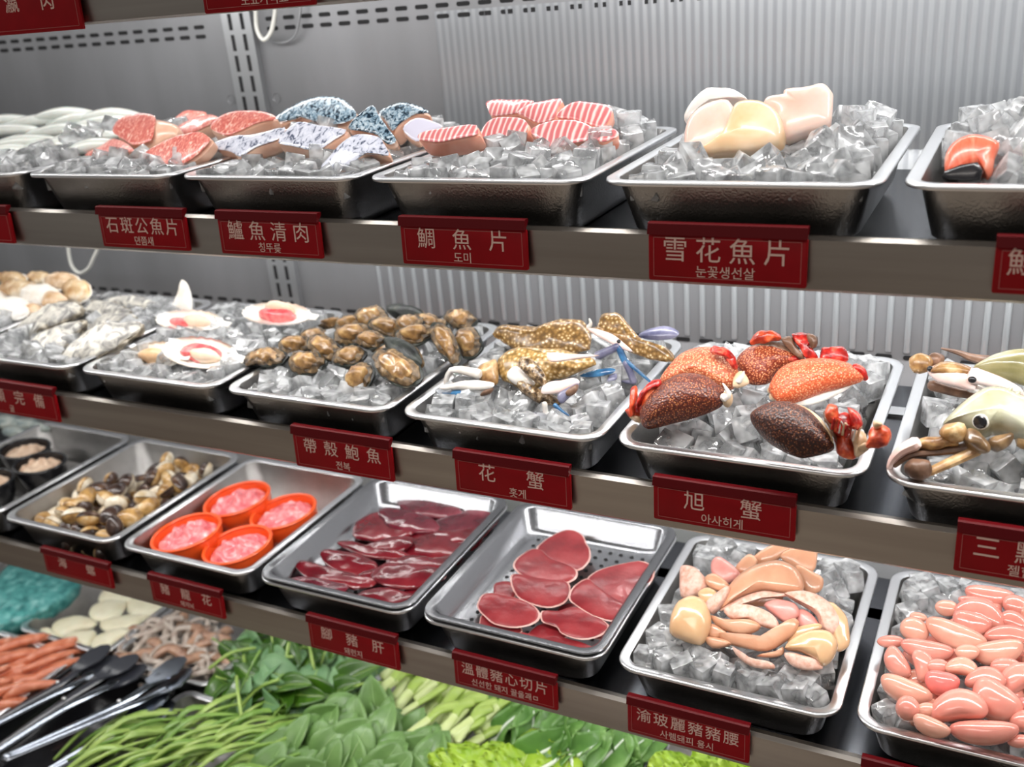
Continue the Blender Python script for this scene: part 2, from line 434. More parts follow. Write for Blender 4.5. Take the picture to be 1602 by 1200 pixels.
# ------------------------------------------------------------------ ice
def cube_mesh(i):
    rnd = random.Random(100+i); bm = bmesh.new(); bmesh.ops.create_cube(bm, size=1)
    for v in bm.verts:
        v.co.x *= .86; v.co.y *= .86; v.co.z *= .95
        v.co += Vector([rnd.uniform(-.07, .07) for _ in range(3)])
    bmesh.ops.bevel(bm, geom=bm.edges[:], offset=.06, segments=2, profile=.6, affect='EDGES')
    s = .0300*(.88+.22*rnd.random())
    for v in bm.verts: v.co *= s
    me = bpy.data.meshes.new('ice_cube'); bm.to_mesh(me); bm.free(); me.materials.append(M_ice)
    me.polygons.foreach_set('use_smooth', [True]*len(me.polygons)); me.set_sharp_from_angle(angle=R_(50))
    return me
CUBES = [cube_mesh(i) for i in range(7)]
CUBE_VF = [([v.co.copy() for v in m.vertices], [tuple(p.vertices) for p in m.polygons]) for m in CUBES]
ICE_N = 0
def pix(p):
    d = Vector(p)-CAM; w = d.dot(CF); return 801+FPX*d.dot(CR)/w, 600-FPX*d.dot(CU)/w
def ice_bed(k, i, hfun, avoid, what, single, drop=.03, step=.0265, seed=0):
    """hfun(u,v): height of the ice surface over the tray rim, u,v in 0..1; avoid: (x, y, r) where food rests"""
    global ICE_N
    cap = ICE_N+(single or 0); rnd = random.Random(seed+k*31+i); x0, y0, zr = tx(k, i), .905, S[k]['rim']; rest = []
    for layer in (1, 0):
        y = y0+.026; row = 0
        while y < y0+TD-.02:
            x = x0+.026+(row % 2)*step*.5
            while x < x0+TW-.02:
                px, py = x+rnd.uniform(-.006, .006), y+rnd.uniform(-.006, .006)
                u, v = (px-x0)/TW, (py-y0)/TD
                z = zr+hfun(u, v)-.013+rnd.uniform(-.006, .005)-layer*.021
                edge = min(u, 1-u, v*1.2, (1-v)*1.2)
                if edge < .13: z = min(z, zr-.006+rnd.uniform(0, .006)-layer*.024)
                inside = any((px-a)**2+(py-b)**2 < r*r for a, b, r in avoid)
                if inside: z -= drop
                dep = zr-z; lim = .030+.25*dep if layer == 0 and not inside else .040+.3*dep
                if dep > -.004: px = min(max(px, x0+lim), x0+TW-lim); py = min(max(py, y0+lim), y0+TD-lim)
                if z > zr-.040:
                    tl = .15 if edge < .16 else .5; rot = Matrix.Rotation(rnd.uniform(0, 6.3), 3, 'Z') @ Matrix.Rotation(rnd.gauss(0, tl), 3, 'X') @ Matrix.Rotation(rnd.gauss(0, tl), 3, 'Y')
                    m = rnd.randrange(len(CUBES))
                    if single and layer == 0 and not inside and ICE_N < cap and -5 < pix((px, py, z))[0] < 1607 and pix((px, py, z))[1] < 1205:
                        o = link('ice_cube', CUBES[m], None, (px, py, z)); o.rotation_euler = rot.to_euler(); ICE_N += 1
                        tag(o, 'clear ice cube around %s' % what, 'ice cube', 'ice cubes around %s' % what)
                    else: rest.append(move(CUBE_VF[m], (px, py, z), rot))
                x += step
            y += step*.95; row += 1
    if rest: 
        o = one('ice_bed', join(*rest), M_ice, 'bed of clear ice under %s' % what, 'ice', kind='stuff', smooth=50)
def sm(a, b, x):
    t = max(0, min(1, (x-a)/(b-a))); return t*t*(3-2*t)

# ------------------------------------------------------------------ upper shelf: fish on ice
M_flesh = pm('cream_flesh', [(s2l(224, 172, 146), .3), (s2l(236, 200, 176), .7)], 30, rough=.28, coat=.3, sss=.25, bump=.15, bscale=90)
M_marble = pm('marbled_red_skin', [(s2l(190, 92, 84), .40), (s2l(214, 124, 110), .54), (s2l(236, 194, 178), .66)], 150, rough=.3, coat=.3, sss=.15, dist=2.2, stretch=(1, .45, .6), bump=.12, bscale=120)
M_bassdark = pm('spotted_blue_skin', [(s2l(24, 42, 56), .42), (s2l(120, 148, 166), .50), (s2l(190, 204, 212), .62)], 170, rough=.22, coat=.5, dist=1.2, bump=.1, bscale=200, stretch=(1, .7, 1))
M_basslight = pm('silver_spotted_skin', [(s2l(84, 90, 108), .36), (s2l(190, 193, 206), .46), (s2l(214, 215, 224), .7)], 150, rough=.2, coat=.5, dist=1.0, stretch=(1, .5, 1))
M_basspale = pm('pale_silver_skin', s2l(206, 204, 220), rough=.22, coat=.5, bump=.05, bscale=150)
M_bream = pm('striped_pink_flesh', [(s2l(200, 110, 112), .25), (s2l(218, 148, 146), .66), (s2l(238, 204, 198), .95)], 40, 'wave', rough=.26, coat=.35, sss=.2, dist=4.5, stretch=(1, .5, .4))
M_breamside = pm('orange_pink_flesh', [(s2l(232, 146, 118), .3), (s2l(240, 186, 166), .7)], 30, rough=.3, coat=.3, sss=.25)
M_whitefish = pm('white_fish', [(s2l(222, 216, 208), .3), (s2l(234, 230, 225), .7)], 20, rough=.28, coat=.3, sss=.35)
M_pinkfish = pm('pale_pink_fish', [(s2l(234, 184, 164), .32), (s2l(236, 212, 200), .62)], 14, rough=.28, coat=.3, sss=.35)
M_yellowfish = pm('pale_yellow_fish', [(s2l(222, 178, 126), .38), (s2l(236, 212, 184), .62)], 13, rough=.28, coat=.35, sss=.3)
M_salmon = pm('salmon_flesh', [(s2l(226, 96, 68), .36), (s2l(236, 128, 98), .55), (s2l(244, 190, 170), .68)], 45, rough=.28, coat=.3, sss=.2, dist=1.5, stretch=(1.6, .5, .5))
M_squid = pm('squid_flesh', [(s2l(196, 200, 192), .3), (s2l(220, 223, 217), .7)], 25, rough=.2, coat=.5, sss=.3)
M_tan = pm('tan_flesh', [(s2l(210, 160, 110), .3), (s2l(240, 208, 170), .7)], 40, rough=.35, coat=.2)

def tilt(tx_=0, ty=-.6): return (tx_, ty, 1)
def fillet(P, Y, n, th, fl, sk, label, up=.004, name='fish_fillet', cat='fish', group=None, skin_grow=.985, P2=None, pu=3, bend=0, nz=.0015):
    w = (lambda v: (v.x, v.y, v.z-bend*v.x*v.x*10)) if bend else None
    parts = [('flesh', slab(P, up, th, n, Y=Y, pu=pu, pd=5, nz=nz, ns=35, rings=5, warp=w), fl)]
    if sk: parts.append(('skin', slab(P2 or P, .0022, .0015, n, Y=Y, pu=2.5, pd=2.5, anchor=cen(P), grow=skin_grow, off=up, nz=nz, ns=35, rings=5, warp=w), sk))
    if sk: return thing(name, parts, label, cat, group)
    return one(name, parts[0][1], fl, label, cat, group)

# white squid
sq = [((-30, 215), (40, 205)), ((0, 232), (70, 222)), ((20, 200), (95, 190)), ((60, 212), (140, 205)), ((95, 195), (165, 186)), ((40, 240), (110, 228)), ((130, 200), (200, 192)),
      ((90, 226), (165, 214)), ((70, 186), (130, 181)), ((150, 184), (205, 186)), ((-20, 246), (40, 238)), ((120, 240), (170, 228)), ((-20, 196), (40, 192))]
for i, (a, b) in enumerate(sq):
    Y = 1.02+.16*sm(250, 185, (a[1]+b[1])/2)
    a = (a[0]-16, a[1]+2); b = (b[0]+18, b[1]-2); p, q = at(*a, Y), at(*b, Y+.02); mid = (p+q)/2+Vector((0, 0, .006))
    one('squid_piece', tube(curve([p, mid, q], 5), lambda t: .004+.014*math.sin(math.pi*min(1, t*.85+.12))**.7, flat=.62, k=12), M_squid, 'white squid strip in the left-end heap', 'squid', 'white squid heap', smooth=180)

# red marbled slices
G = 'marbled red fish slices'
fillet([(184, 213), (196, 194), (224, 186), (252, 189), (277, 197), (276, 211), (255, 224), (241, 232), (217, 236), (196, 224)], 1.07, tilt(-.1, -.8), .02, M_flesh, M_marble, 'domed marbled red fish slice with a cream cut end', up=.012, group=G,
       P2=[(185, 213), (196, 194), (224, 186), (251, 190), (251, 210), (248, 224), (241, 231), (217, 235), (196, 224)], skin_grow=1.0, pu=2)
fillet([(228, 250), (241, 236), (280, 217), (315, 210), (331, 219), (332, 228), (308, 252), (280, 266), (259, 270), (238, 261)], 1.0, tilt(-.1, -.9), .016, M_flesh, M_marble, 'marbled red fish slice leaning forward on the ice', group=G, up=.006, pu=2)
fillet([(135, 247), (154, 234), (182, 220), (206, 231), (212, 240), (189, 243), (165, 246)], 1.03, tilt(-.2, -.5), .018, M_flesh, M_marble, 'leftmost small marbled red fish slice', group=G)
fillet([(273, 192), (290, 178), (308, 176), (326, 180), (315, 191), (297, 200)], 1.2, tilt(0, -.6), .02, M_flesh, M_marble, 'rearmost small marbled red fish slice', group=G)
fillet([(280, 201), (315, 185), (336, 182), (345, 192), (310, 208), (290, 213)], 1.12, tilt(-.2, -.7), .02, M_flesh, M_marble, 'narrow marbled red fish slice in the middle of its heap', group=G)
fillet([(331, 201), (350, 185), (385, 177), (420, 180), (436, 191), (413, 196), (378, 210), (357, 217), (336, 210)], 1.09, tilt(.1, -.7), .024, M_flesh, M_marble, 'largest marbled red fish slice on the right of its heap', group=G, up=.006)

# spotted fillets
G = 'spotted skin fish fillets'
fillet([(432, 201), (455, 182), (483, 168), (511, 161), (540, 164), (558, 178), (566, 192), (548, 203), (530, 206), (500, 200), (470, 194), (445, 202)], 1.15, tilt(0, -.8), .025, M_flesh, M_bassdark, 'domed dark spotted fillet at the back of its heap', up=.014, pu=2, group=G)
fillet([(548, 203), (565, 185), (586, 170), (596, 186), (610, 207), (624, 227), (610, 233), (593, 217), (572, 212), (551, 210)], 1.08, tilt(.2, -.9), .012, M_flesh, M_bassdark, 'folded dark spotted fillet strip', up=.008, pu=2, group=G)
fillet([(596, 182), (621, 170), (642, 167), (670, 178), (673, 184), (652, 187), (631, 199), (617, 212), (607, 199)], 1.12, tilt(.1, -.7), .024, M_flesh, M_bassdark, 'dark spotted fillet on the right of its heap', up=.008, pu=2, group=G)
fillet([(630, 206), (649, 189), (670, 189), (694, 201), (680, 210), (666, 217), (652, 224)], 1.09, tilt(.3, -.8), .012, M_flesh, M_basspale, 'plain pale silver fillet on the right of the spotted heap', group=G)
fillet([(317, 240), (336, 227), (364, 217), (406, 212), (448, 203), (441, 220), (413, 231), (392, 241), (378, 248), (364, 241), (336, 238)], 1.03, tilt(-.1, -.65), .02, M_flesh, M_basslight, 'long silver spotted fillet at the front left of its heap', up=.004, group=G)
fillet([(436, 227), (451, 206), (469, 194), (504, 199), (545, 207), (525, 224), (500, 238), (469, 234)], 1.02, tilt(0, -.75), .03, M_flesh, M_basslight, 'thick square silver spotted fillet in the middle', group=G)
fillet([(504, 262), (520, 244), (537, 226), (560, 212), (593, 216), (602, 226), (611, 247), (579, 242), (551, 260), (530, 272), (508, 272)], .985, tilt(.2, -.9), .016, M_flesh, M_basslight, 'curled silver spotted fillet at the front right', group=G)

# striped pink pieces
G = 'striped pink fish pieces'
D = [([(765, 163), (796, 160), (838, 162), (824, 175), (810, 182), (789, 184), (771, 186), (765, 175)], 1.15, tilt(-.1, -.8), 'back left striped pink fish piece'),
     ([(810, 180), (834, 166), (880, 158), (875, 175), (868, 191), (845, 196), (820, 186)], 1.13, tilt(0, -.8), 'striped pink fish piece at the back, in the middle'),
     ([(871, 189), (880, 175), (905, 163), (950, 168), (960, 180), (946, 203), (929, 201), (901, 192)], 1.10, tilt(.15, -.8), 'striped pink fish piece at the back right with a pale end'),
     ([(750, 224), (764, 196), (789, 186), (824, 191), (827, 210), (799, 224), (754, 229)], 1.06, tilt(-.1, -.9), 'striped pink fish piece with orange underside, centre front'),
     ([(831, 210), (855, 196), (901, 191), (939, 210), (936, 224), (901, 228), (869, 236), (855, 231)], 1.05, tilt(.1, -.9), 'wide striped pink fish piece at the front right'),
     ([(939, 208), (960, 205), (968, 217), (950, 225), (936, 224)], 1.05, tilt(.3, -.8), 'small pale pink fish tail at the right'),
     ([(656, 217), (670, 210), (740, 199), (750, 206), (747, 217), (694, 226), (670, 226), (658, 224)], 1.02, tilt(-.1, -.7), 'leftmost striped pink fish piece with an orange cut side')]
for P, Y, n, lb in D: fillet(P, Y, n, .024 if 'leftmost' in lb else .02, M_breamside, M_bream, lb, up=.005, group=G, skin_grow=.99)

# white fillets
fillet([(1069, 185), (1081, 164), (1105, 140), (1130, 139), (1151, 142), (1170, 156), (1144, 159), (1112, 163), (1088, 178), (1076, 192)], 1.12, tilt(-.1, -1.2), .022, M_whitefish, None, 'white fish fillet standing at the back left', up=.01, pu=2.5, group='thick white fish fillets')
fillet([(1072, 212), (1081, 185), (1105, 164), (1140, 157), (1148, 185), (1140, 215), (1115, 238), (1086, 246), (1072, 241)], 1.06, tilt(-.3, -1.2), .024, M_pinkfish, None, 'rosy white fish fillet at the left', up=.012, pu=2.3, group='thick white fish fillets')
fillet([(1088, 243), (1118, 222), (1134, 203), (1144, 171), (1158, 158), (1186, 157), (1210, 169), (1223, 187), (1226, 210), (1216, 228), (1182, 237), (1137, 243), (1102, 247)], 1.035, tilt(.1, -1.3), .026, M_yellowfish, None, 'cream yellow fish fillet in front, folded', up=.014, pu=2, group='thick white fish fillets', nz=.003)
fillet([(1195, 163), (1200, 154), (1224, 150), (1228, 142), (1266, 136), (1287, 132), (1301, 143), (1304, 154), (1301, 185), (1291, 199), (1256, 208), (1223, 217), (1215, 189), (1205, 175)], 1.10, tilt(.2, -1.2), .024, M_pinkfish, None, 'large pale pink fish fillet at the right', up=.012, pu=2.3, group='thick white fish fillets')
# salmon
sp = [(1478, 247), (1490, 224), (1515, 212), (1539, 213), (1564, 224), (1557, 245), (1553, 270), (1545, 280), (1533, 268), (1503, 274), (1481, 276)]
thing('salmon_piece', [('flesh', slab(sp, .012, .022, tilt(.1, -1.3), Y=1.0, pu=2, pd=4), M_salmon), ('skin', slab([(1478, 268), (1530, 254), (1534, 283), (1482, 283)], .004, .02, tilt(0, -2), Y=.978, pu=4, pd=4, m=2), M_black, 'black skin')], 'orange salmon piece with black skin on ice', 'fish')

def bed1(u, v): return .003+.028*sm(.12, .6, v)*sm(0, .22, u)*sm(1, .8, u)*(1-.5*sm(.7, 1, v))
def foot(P, Y, r):
    p = at(*P, Y); return (p.x, p.y, r)
ice_bed(1, 1, bed1, [foot((1110, 220), 1.08, .055), foot((1165, 220), 1.06, .06), foot((1255, 190), 1.11, .055)], 'the white fish fillets', 60)
ice_bed(1, 0, bed1, [foot((1515, 260), 1.0, .035), foot((1500, 270), .975, .035), foot((1530, 275), .96, .03), foot((1505, 283), .945, .045)], 'the salmon', 35)
ice_bed(1, 2, bed1, [foot((800, 205), 1.11, .06), foot((890, 205), 1.1, .06), foot((705, 225), 1.04, .05)], 'the striped pink fish pieces', 0)
ice_bed(1, 3, bed1, [foot((380, 235), 1.05, .05), foot((490, 215), 1.06, .07), foot((600, 215), 1.08, .06)], 'the spotted fillets', 0)
ice_bed(1, 4, bed1, [foot((230, 220), 1.07, .06), foot((330, 205), 1.1, .08)], 'the red marbled fish', 0)
ice_bed(1, 5, bed1, [foot((60, 215), 1.1, .1)], 'the squid', 0)

# ------------------------------------------------------------------ middle shelf: shellfish and crabs
RIM2 = S[2]['rim']
M_shellblk = pm('abalone_shell', [(s2l(16, 17, 18), .35), (s2l(46, 52, 46), .6), (s2l(92, 84, 70), .75)], 60, rough=.45, bump=.5, bscale=140)
M_aba = pm('abalone_foot', [(s2l(104, 74, 44), .34), (s2l(158, 120, 74), .52), (s2l(206, 172, 118), .7)], 70, rough=.32, coat=.35, sss=.1, bump=.2, bscale=120)
M_mantle = pm('abalone_mantle', [(s2l(52, 40, 28), .35), (s2l(120, 96, 66), .6), (s2l(176, 150, 112), .75)], 120, rough=.45, bump=.6, bscale=160)
M_scshell = pm('scallop_shell', [(s2l(226, 214, 196), .3), (s2l(248, 244, 238), .6)], 30, rough=.4)
M_meat = pm('scallop_meat', [(s2l(240, 196, 160), .3), (s2l(250, 226, 204), .65)], 30, rough=.22, coat=.5, sss=.3)
M_roe = pm('scallop_roe', [(s2l(228, 82, 88), .35), (s2l(246, 150, 146), .7)], 60, rough=.25, coat=.4, sss=.15)
M_oyst = pm('oyster_shell', [(s2l(70, 62, 52), .32), (s2l(140, 130, 114), .5), (s2l(206, 198, 182), .66)], 50, rough=.55, bump=.8, bscale=70, dist=1.5)
M_oystin = pm('oyster_top', [(s2l(120, 118, 116), .35), (s2l(196, 192, 182), .52), (s2l(232, 228, 216), .7)], 45, rough=.4, bump=.6, bscale=60, dist=1.5)
M_ysh = pm('yellow_shell', [(s2l(170, 120, 64), .35), (s2l(226, 196, 150), .55), (s2l(246, 238, 224), .7)], 30, rough=.35, coat=.3)
M_bcrab = pm('brown_spotted_crab', [(s2l(232, 212, 170), .12), (s2l(158, 120, 68), .36), (s2l(104, 76, 40), .75)], 200, 'voronoi', rough=.32, coat=.3, bump=.25, bscale=150)
M_bcrab2 = pm('gold_crab', [(s2l(238, 220, 180), .14), (s2l(190, 152, 92), .38), (s2l(128, 98, 50), .75)], 180, 'voronoi', rough=.32, coat=.35, bump=.25, bscale=150)
M_bumpy = pm('dark_bumpy_claw', [(s2l(60, 44, 30), .4), (s2l(150, 122, 86), .56), (s2l(232, 216, 190), .7)], 170, rough=.32, coat=.3, bump=.6, bscale=170)
M_cblue = pm('crab_blue', [(s2l(30, 62, 104), .3), (s2l(74, 138, 186), .7)], 60, rough=.25, coat=.4)
M_cpurple = pm('crab_slate', [(s2l(62, 66, 100), .3), (s2l(140, 138, 160), .7)], 60, rough=.3, coat=.3)
M_cwhite = pm('crab_white', [(s2l(214, 206, 196), .3), (s2l(244, 240, 234), .7)], 50, rough=.25, coat=.4, sss=.1)
M_cpink = pm('crab_pink_white', [(s2l(236, 190, 176), .3), (s2l(250, 232, 226), .65)], 40, rough=.25, coat=.4)
M_ctan = pm('crab_tan', [(s2l(120, 82, 46), .34), (s2l(176, 136, 86), .52), (s2l(216, 186, 142), .7)], 70, rough=.35, coat=.2, bump=.3, bscale=120)
def carap(name, c1, c2, c3):
    return pm(name, [(c1, .06), (c2, .32), (c3, .62)], 430, 'voronoi', rough=.42, coat=.12, bump=.6, bscale=430, bkind='voronoi', bdist=.0012)
M_kdark = carap('dark_crab_shell', s2l(206, 148, 92), s2l(122, 50, 24), s2l(76, 26, 12))
M_kdark2 = carap('darkest_crab_shell', s2l(176, 120, 74), s2l(88, 36, 18), s2l(46, 16, 9))
M_klight = carap('light_crab_shell', s2l(240, 208, 168), s2l(216, 140, 98), s2l(178, 86, 54))
M_korange = carap('orange_crab_shell', s2l(240, 198, 158), s2l(220, 120, 76), s2l(198, 82, 44))
M_kmid = carap('mid_crab_shell', s2l(238, 192, 146), s2l(186, 100, 62), s2l(124, 46, 26))
M_kred = pm('crab_red', [(s2l(112, 10, 8), .34), (s2l(190, 34, 26), .54), (s2l(232, 120, 92), .72)], 110, rough=.35, coat=.3, bump=.5, bscale=160)
M_kor = pm('crab_red_orange', [(s2l(140, 34, 18), .34), (s2l(214, 80, 42), .56), (s2l(240, 150, 100), .74)], 100, rough=.35, coat=.3, bump=.4, bscale=160)
M_kbrown = pm('crab_brown_under', [(s2l(70, 46, 34), .3), (s2l(140, 106, 84), .7)], 60, rough=.4, bump=.4, bscale=120)
M_kbeige = pm('crab_beige', [(s2l(190, 150, 108), .3), (s2l(236, 212, 180), .7)], 50, rough=.35, coat=.2)
M_olive = pm('olive_crab_shell', [(s2l(118, 112, 66), .3), (s2l(158, 150, 104), .5), (s2l(190, 188, 166), .7)], 18, rough=.25, coat=.5, bump=.1, bscale=200)
M_olive2 = pm('grey_olive_crab_shell', [(s2l(134, 130, 92), .3), (s2l(166, 164, 138), .5), (s2l(196, 196, 186), .7)], 16, rough=.22, coat=.5, bump=.08, bscale=200)
M_ckn = pm('crab_brown_joint', [(s2l(84, 62, 42), .34), (s2l(128, 100, 68), .52), (s2l(168, 140, 104), .7)], 60, rough=.3, coat=.35, bump=.25, bscale=100)

def pxtube(pts, Y, r, taper=None, flat=1, k=9, m=4):
    """tube through photo pixels; Y a depth or a list of depths"""
    Ys = Y if isinstance(Y, (list, tuple)) else [Y]*len(pts)
    f = (lambda t: r*(taper[0]+(taper[1]-taper[0])*t)) if taper else r
    return tube(curve([at(p[0], p[1], y) for p, y in zip(pts, Ys)], m), f, flat, k)
def pxball(c, Y, rx, ry=None, rz=None, nz=0):
    return ellipsoid(at(*c, Y), (rx, ry or rx, rz or rx), nz=nz, ns=90)
def yz(px, py, z): return on(px, py, z).y

# --- olive crabs (right)
def bedf(u, v): return -.003+.012*sm(.02, .35, v)*(1-.3*sm(.75, 1, v))
z = RIM2+.045
fc = [(1475, 664), (1501, 636), (1532, 614), (1553, 607), (1578, 611), (1600, 622), (1632, 632), (1660, 652), (1668, 676), (1640, 700), (1600, 690), (1570, 680), (1548, 680), (1535, 684), (1510, 674), (1488, 668)]
parts = [('carapace', slab(fc, .024, .014, (-.1, -.8, 1), z=z, pu=2, pd=2, rings=7), M_olive2)]
yc = yz(1534, 655, z)
ep, en = hit(parts[0][1], 1534, 660)
parts += [('spot_ring', disc(ep, en, .0077, .0010), M_cwhite, 'white ring around the black spot'), ('shell_spot', disc(ep+en*.0008, en, .0066, .0018), M_black, 'round black spot')]
for sx, sy in ((1578, 612), (1590, 618), (1601, 624), (1613, 629), (1625, 633)): parts.append(('shell_spine', pxtube([(sx, sy+2), (sx+3, sy-3), (sx+6, sy-6)], yc+.015, .004, (1, .15)), M_olive2))
yc2 = yc-.03
parts += [('claw_joint', pxball((1491, 677), yc2, .0115, .010, .0105, nz=.003), M_ctan), ('claw_joint', slab([(1503, 682), (1512, 672), (1528, 674), (1542, 688), (1550, 700), (1545, 708), (1528, 706), (1508, 696)], .011, .011, (0, -1.2, 1), Y=yc2, nz=.003, ns=80), M_ckn),
          ('claw_joint', slab([(1545, 692), (1560, 680), (1580, 676), (1588, 684), (1580, 696), (1562, 706), (1548, 704)], .009, .011, (0, -1.2, 1), Y=yc2+.005, nz=.003, ns=80), M_ckn),
          ('claw_arm', slab([(1484, 680), (1495, 690), (1500, 696), (1470, 702), (1436, 704), (1420, 700), (1432, 690), (1456, 683)], .006, .008, (0, -1, 1), Y=yc2-.003, nz=.003, ns=80), M_ctan),
          ('finger', pxtube([(1432, 694), (1412, 704), (1398, 718), (1392, 731)], yc2-.01, .0085, (1, .5), flat=.8), M_cpink),
          ('finger', pxtube([(1528, 704), (1490, 722), (1455, 738), (1437, 746)], [yc2, yc2-.01, yc2-.02, yc2-.025], .0075, (1, .6), flat=.7), M_ctan),
          ('finger', pxtube([(1400, 728), (1425, 712), (1470, 706), (1520, 700)], [yc2-.012, yc2-.01, yc2-.002, yc2+.005], .006, (.6, 1.2), flat=.7), M_kbrown),
          ('finger_tip', pxball((1436, 734), yc2-.024, .0125, .011, .0105, nz=.003), M_kbrown),
          ('walking_leg', pxtube([(1600, 690), (1650, 700), (1690, 735)], yc2+.02, .008, (1, .6)), M_ctan),
          ('walking_leg', pxtube([(1640, 690), (1690, 690), (1730, 715)], yc2+.03, .008, (1, .6)), M_ctan)]
thing('crab', parts, 'grey-olive crab with a black ringed shell spot, in front', 'crab')
Yb = 1.09
parts = [('carapace', slab([(1520, 580), (1535, 568), (1553, 560), (1586, 553), (1630, 556), (1680, 575), (1690, 600), (1650, 612), (1590, 596), (1550, 590)], .022, .014, (.1, -.5, 1), Y=Yb+.03, rings=6), M_olive),
         ('claw', slab([(1451, 580), (1471, 568), (1500, 570), (1522, 577), (1530, 592), (1524, 611), (1500, 606), (1467, 597)], .011, .013, (.1, -1.3, 1), Y=Yb-.03), M_cpink),
         ('claw_top', slab([(1455, 580), (1471, 567), (1500, 569), (1521, 577), (1523, 586), (1495, 586), (1470, 583)], .006, .006, (.1, -.6, 1), Y=Yb-.033), M_ctan, 'brown speckled top'),
         ('finger', pxtube([(1524, 588), (1560, 598), (1590, 610), (1600, 617)], [Yb-.035]*4, .008, (1.15, .25)), M_cpink),
         ('finger', pxtube([(1520, 606), (1540, 612), (1556, 616)], [Yb-.03]*3, .006, (1, .3)), M_cwhite),
         ('claw_joint', pxball((1440, 568), Yb-.02, .0125, .012, .0115, nz=.002), M_ctan), ('claw_joint', pxball((1463, 562), Yb-.01, .0085, nz=.003), M_kbrown),
         ('joint_hole', pxball((1521, 594), Yb-.044, .0042, .003, .0036), M_black), ('joint_hole', pxball((1455, 577), Yb-.036, .0032), M_black),
         ('walking_leg', pxtube([(1473, 545), (1500, 552), (1521, 560), (1546, 565)], Yb+.04, .007, (.25, 1.4), flat=.6), M_kbrown),
         ('walking_leg', pxtube([(1458, 603), (1490, 612), (1520, 618)], Yb-.02, .006, (1, .8)), M_kbrown)]
thing('crab', parts, 'olive crab with a pink-white claw, behind the spotted one', 'crab')

# --- red crabs
zc = RIM2+.03
def spanner(P, n, matl, label, Z, up, extra, dn=.012):
    parts = [('carapace', slab(P, up, dn, n, z=Z, pu=2, pd=2, rings=7), matl)]+extra
    thing('crab', parts, label, 'crab', 'red crabs on ice')
Z2 = RIM2+.035
y1_, y2_, y3_, y4_, y5_ = yz(1070, 630, Z2), yz(1095, 580, RIM2+.05), yz(1205, 570, RIM2+.05), yz(1280, 598, RIM2+.04), yz(1240, 672, Z2)
rnd = random.Random(3)
def cluster(pts, Y, r, mats, nm='leg_stub'):
    out = []
    for i, (a, b) in enumerate(pts):
        out.append((nm, pxtube([a, ((a[0]+b[0])/2+rnd.uniform(-2, 2), (a[1]+b[1])/2-2), b], [Y, Y-.006, Y-.004], r, (1.1, .7), k=8), mats[i % len(mats)]))
    return out
def bits(L, cr_, Y, mats, nm):
    return [(nm, slab(crop(P, *cr_), .008, .008, (0, -1.2, 1), Y=Y-.001*(i % 3), pu=2.4, nz=.0022, ns=120, rings=5, seed=i), mats[i]) for i, P in enumerate(L)]
spanner([(1002, 658), (1003, 642), (1017, 622), (1038, 603), (1059, 590), (1081, 586), (1106, 590), (1122, 601), (1133, 611), (1133, 631), (1112, 644), (1081, 655), (1049, 663), (1013, 671)], (0, -.9, 1), M_kdark, 'dark red-brown crab with red mouthparts at the front left', Z2, .024,
        bits([[(200, 740), (270, 640), (330, 605), (410, 610), (400, 670), (300, 700), (240, 780), (180, 860), (165, 840)], [(110, 780), (118, 680), (165, 670), (170, 760), (155, 850), (130, 950), (100, 960)], [(240, 760), (290, 690), (385, 690), (340, 760), (270, 830), (225, 920), (200, 900)], [(55, 910), (100, 885), (200, 905), (205, 955), (160, 975), (95, 965)], [(170, 860), (215, 850), (215, 920), (150, 930), (130, 890)], [(90, 960), (200, 960), (215, 1010), (150, 1010)]], (970, 500, 6.317), y1_+.004, [M_kred, M_kor, M_kor, M_kor, M_kred, M_kbeige], 'mouthpart')
        + [('shell_spine', pxtube([(1133, 622), (1140, 616), (1131, 600)], y1_+.005, .004, (1.3, .2)), M_cwhite), ('shell_end', pxball((1138, 624), y1_+.008, .006, .006, .010), M_kbeige)])
spanner([(1033, 595), (1046, 576), (1065, 557), (1090, 547), (1117, 546), (1138, 555), (1149, 568), (1157, 589), (1146, 609), (1122, 608), (1106, 602), (1081, 597), (1059, 602), (1040, 604)], (0, -.8, 1), M_klight, 'pale orange crab behind the dark brown one', RIM2+.042, .022,
        cluster([((1118, 548), (1140, 556)), ((1130, 550), (1147, 562)), ((1140, 558), (1150, 574))], y2_+.006, .005, [M_kred, M_kred])
        + [('shell_end', slab([(1149, 588), (1160, 580), (1168, 588), (1172, 600), (1155, 607), (1146, 604)], .006, .006, (.2, -1, 1), Y=y2_-.006), M_kbeige), ('shell_spine', pxtube([(1156, 596), (1162, 588), (1164, 581)], y2_-.012, .003, (1.2, .2)), M_cwhite)])
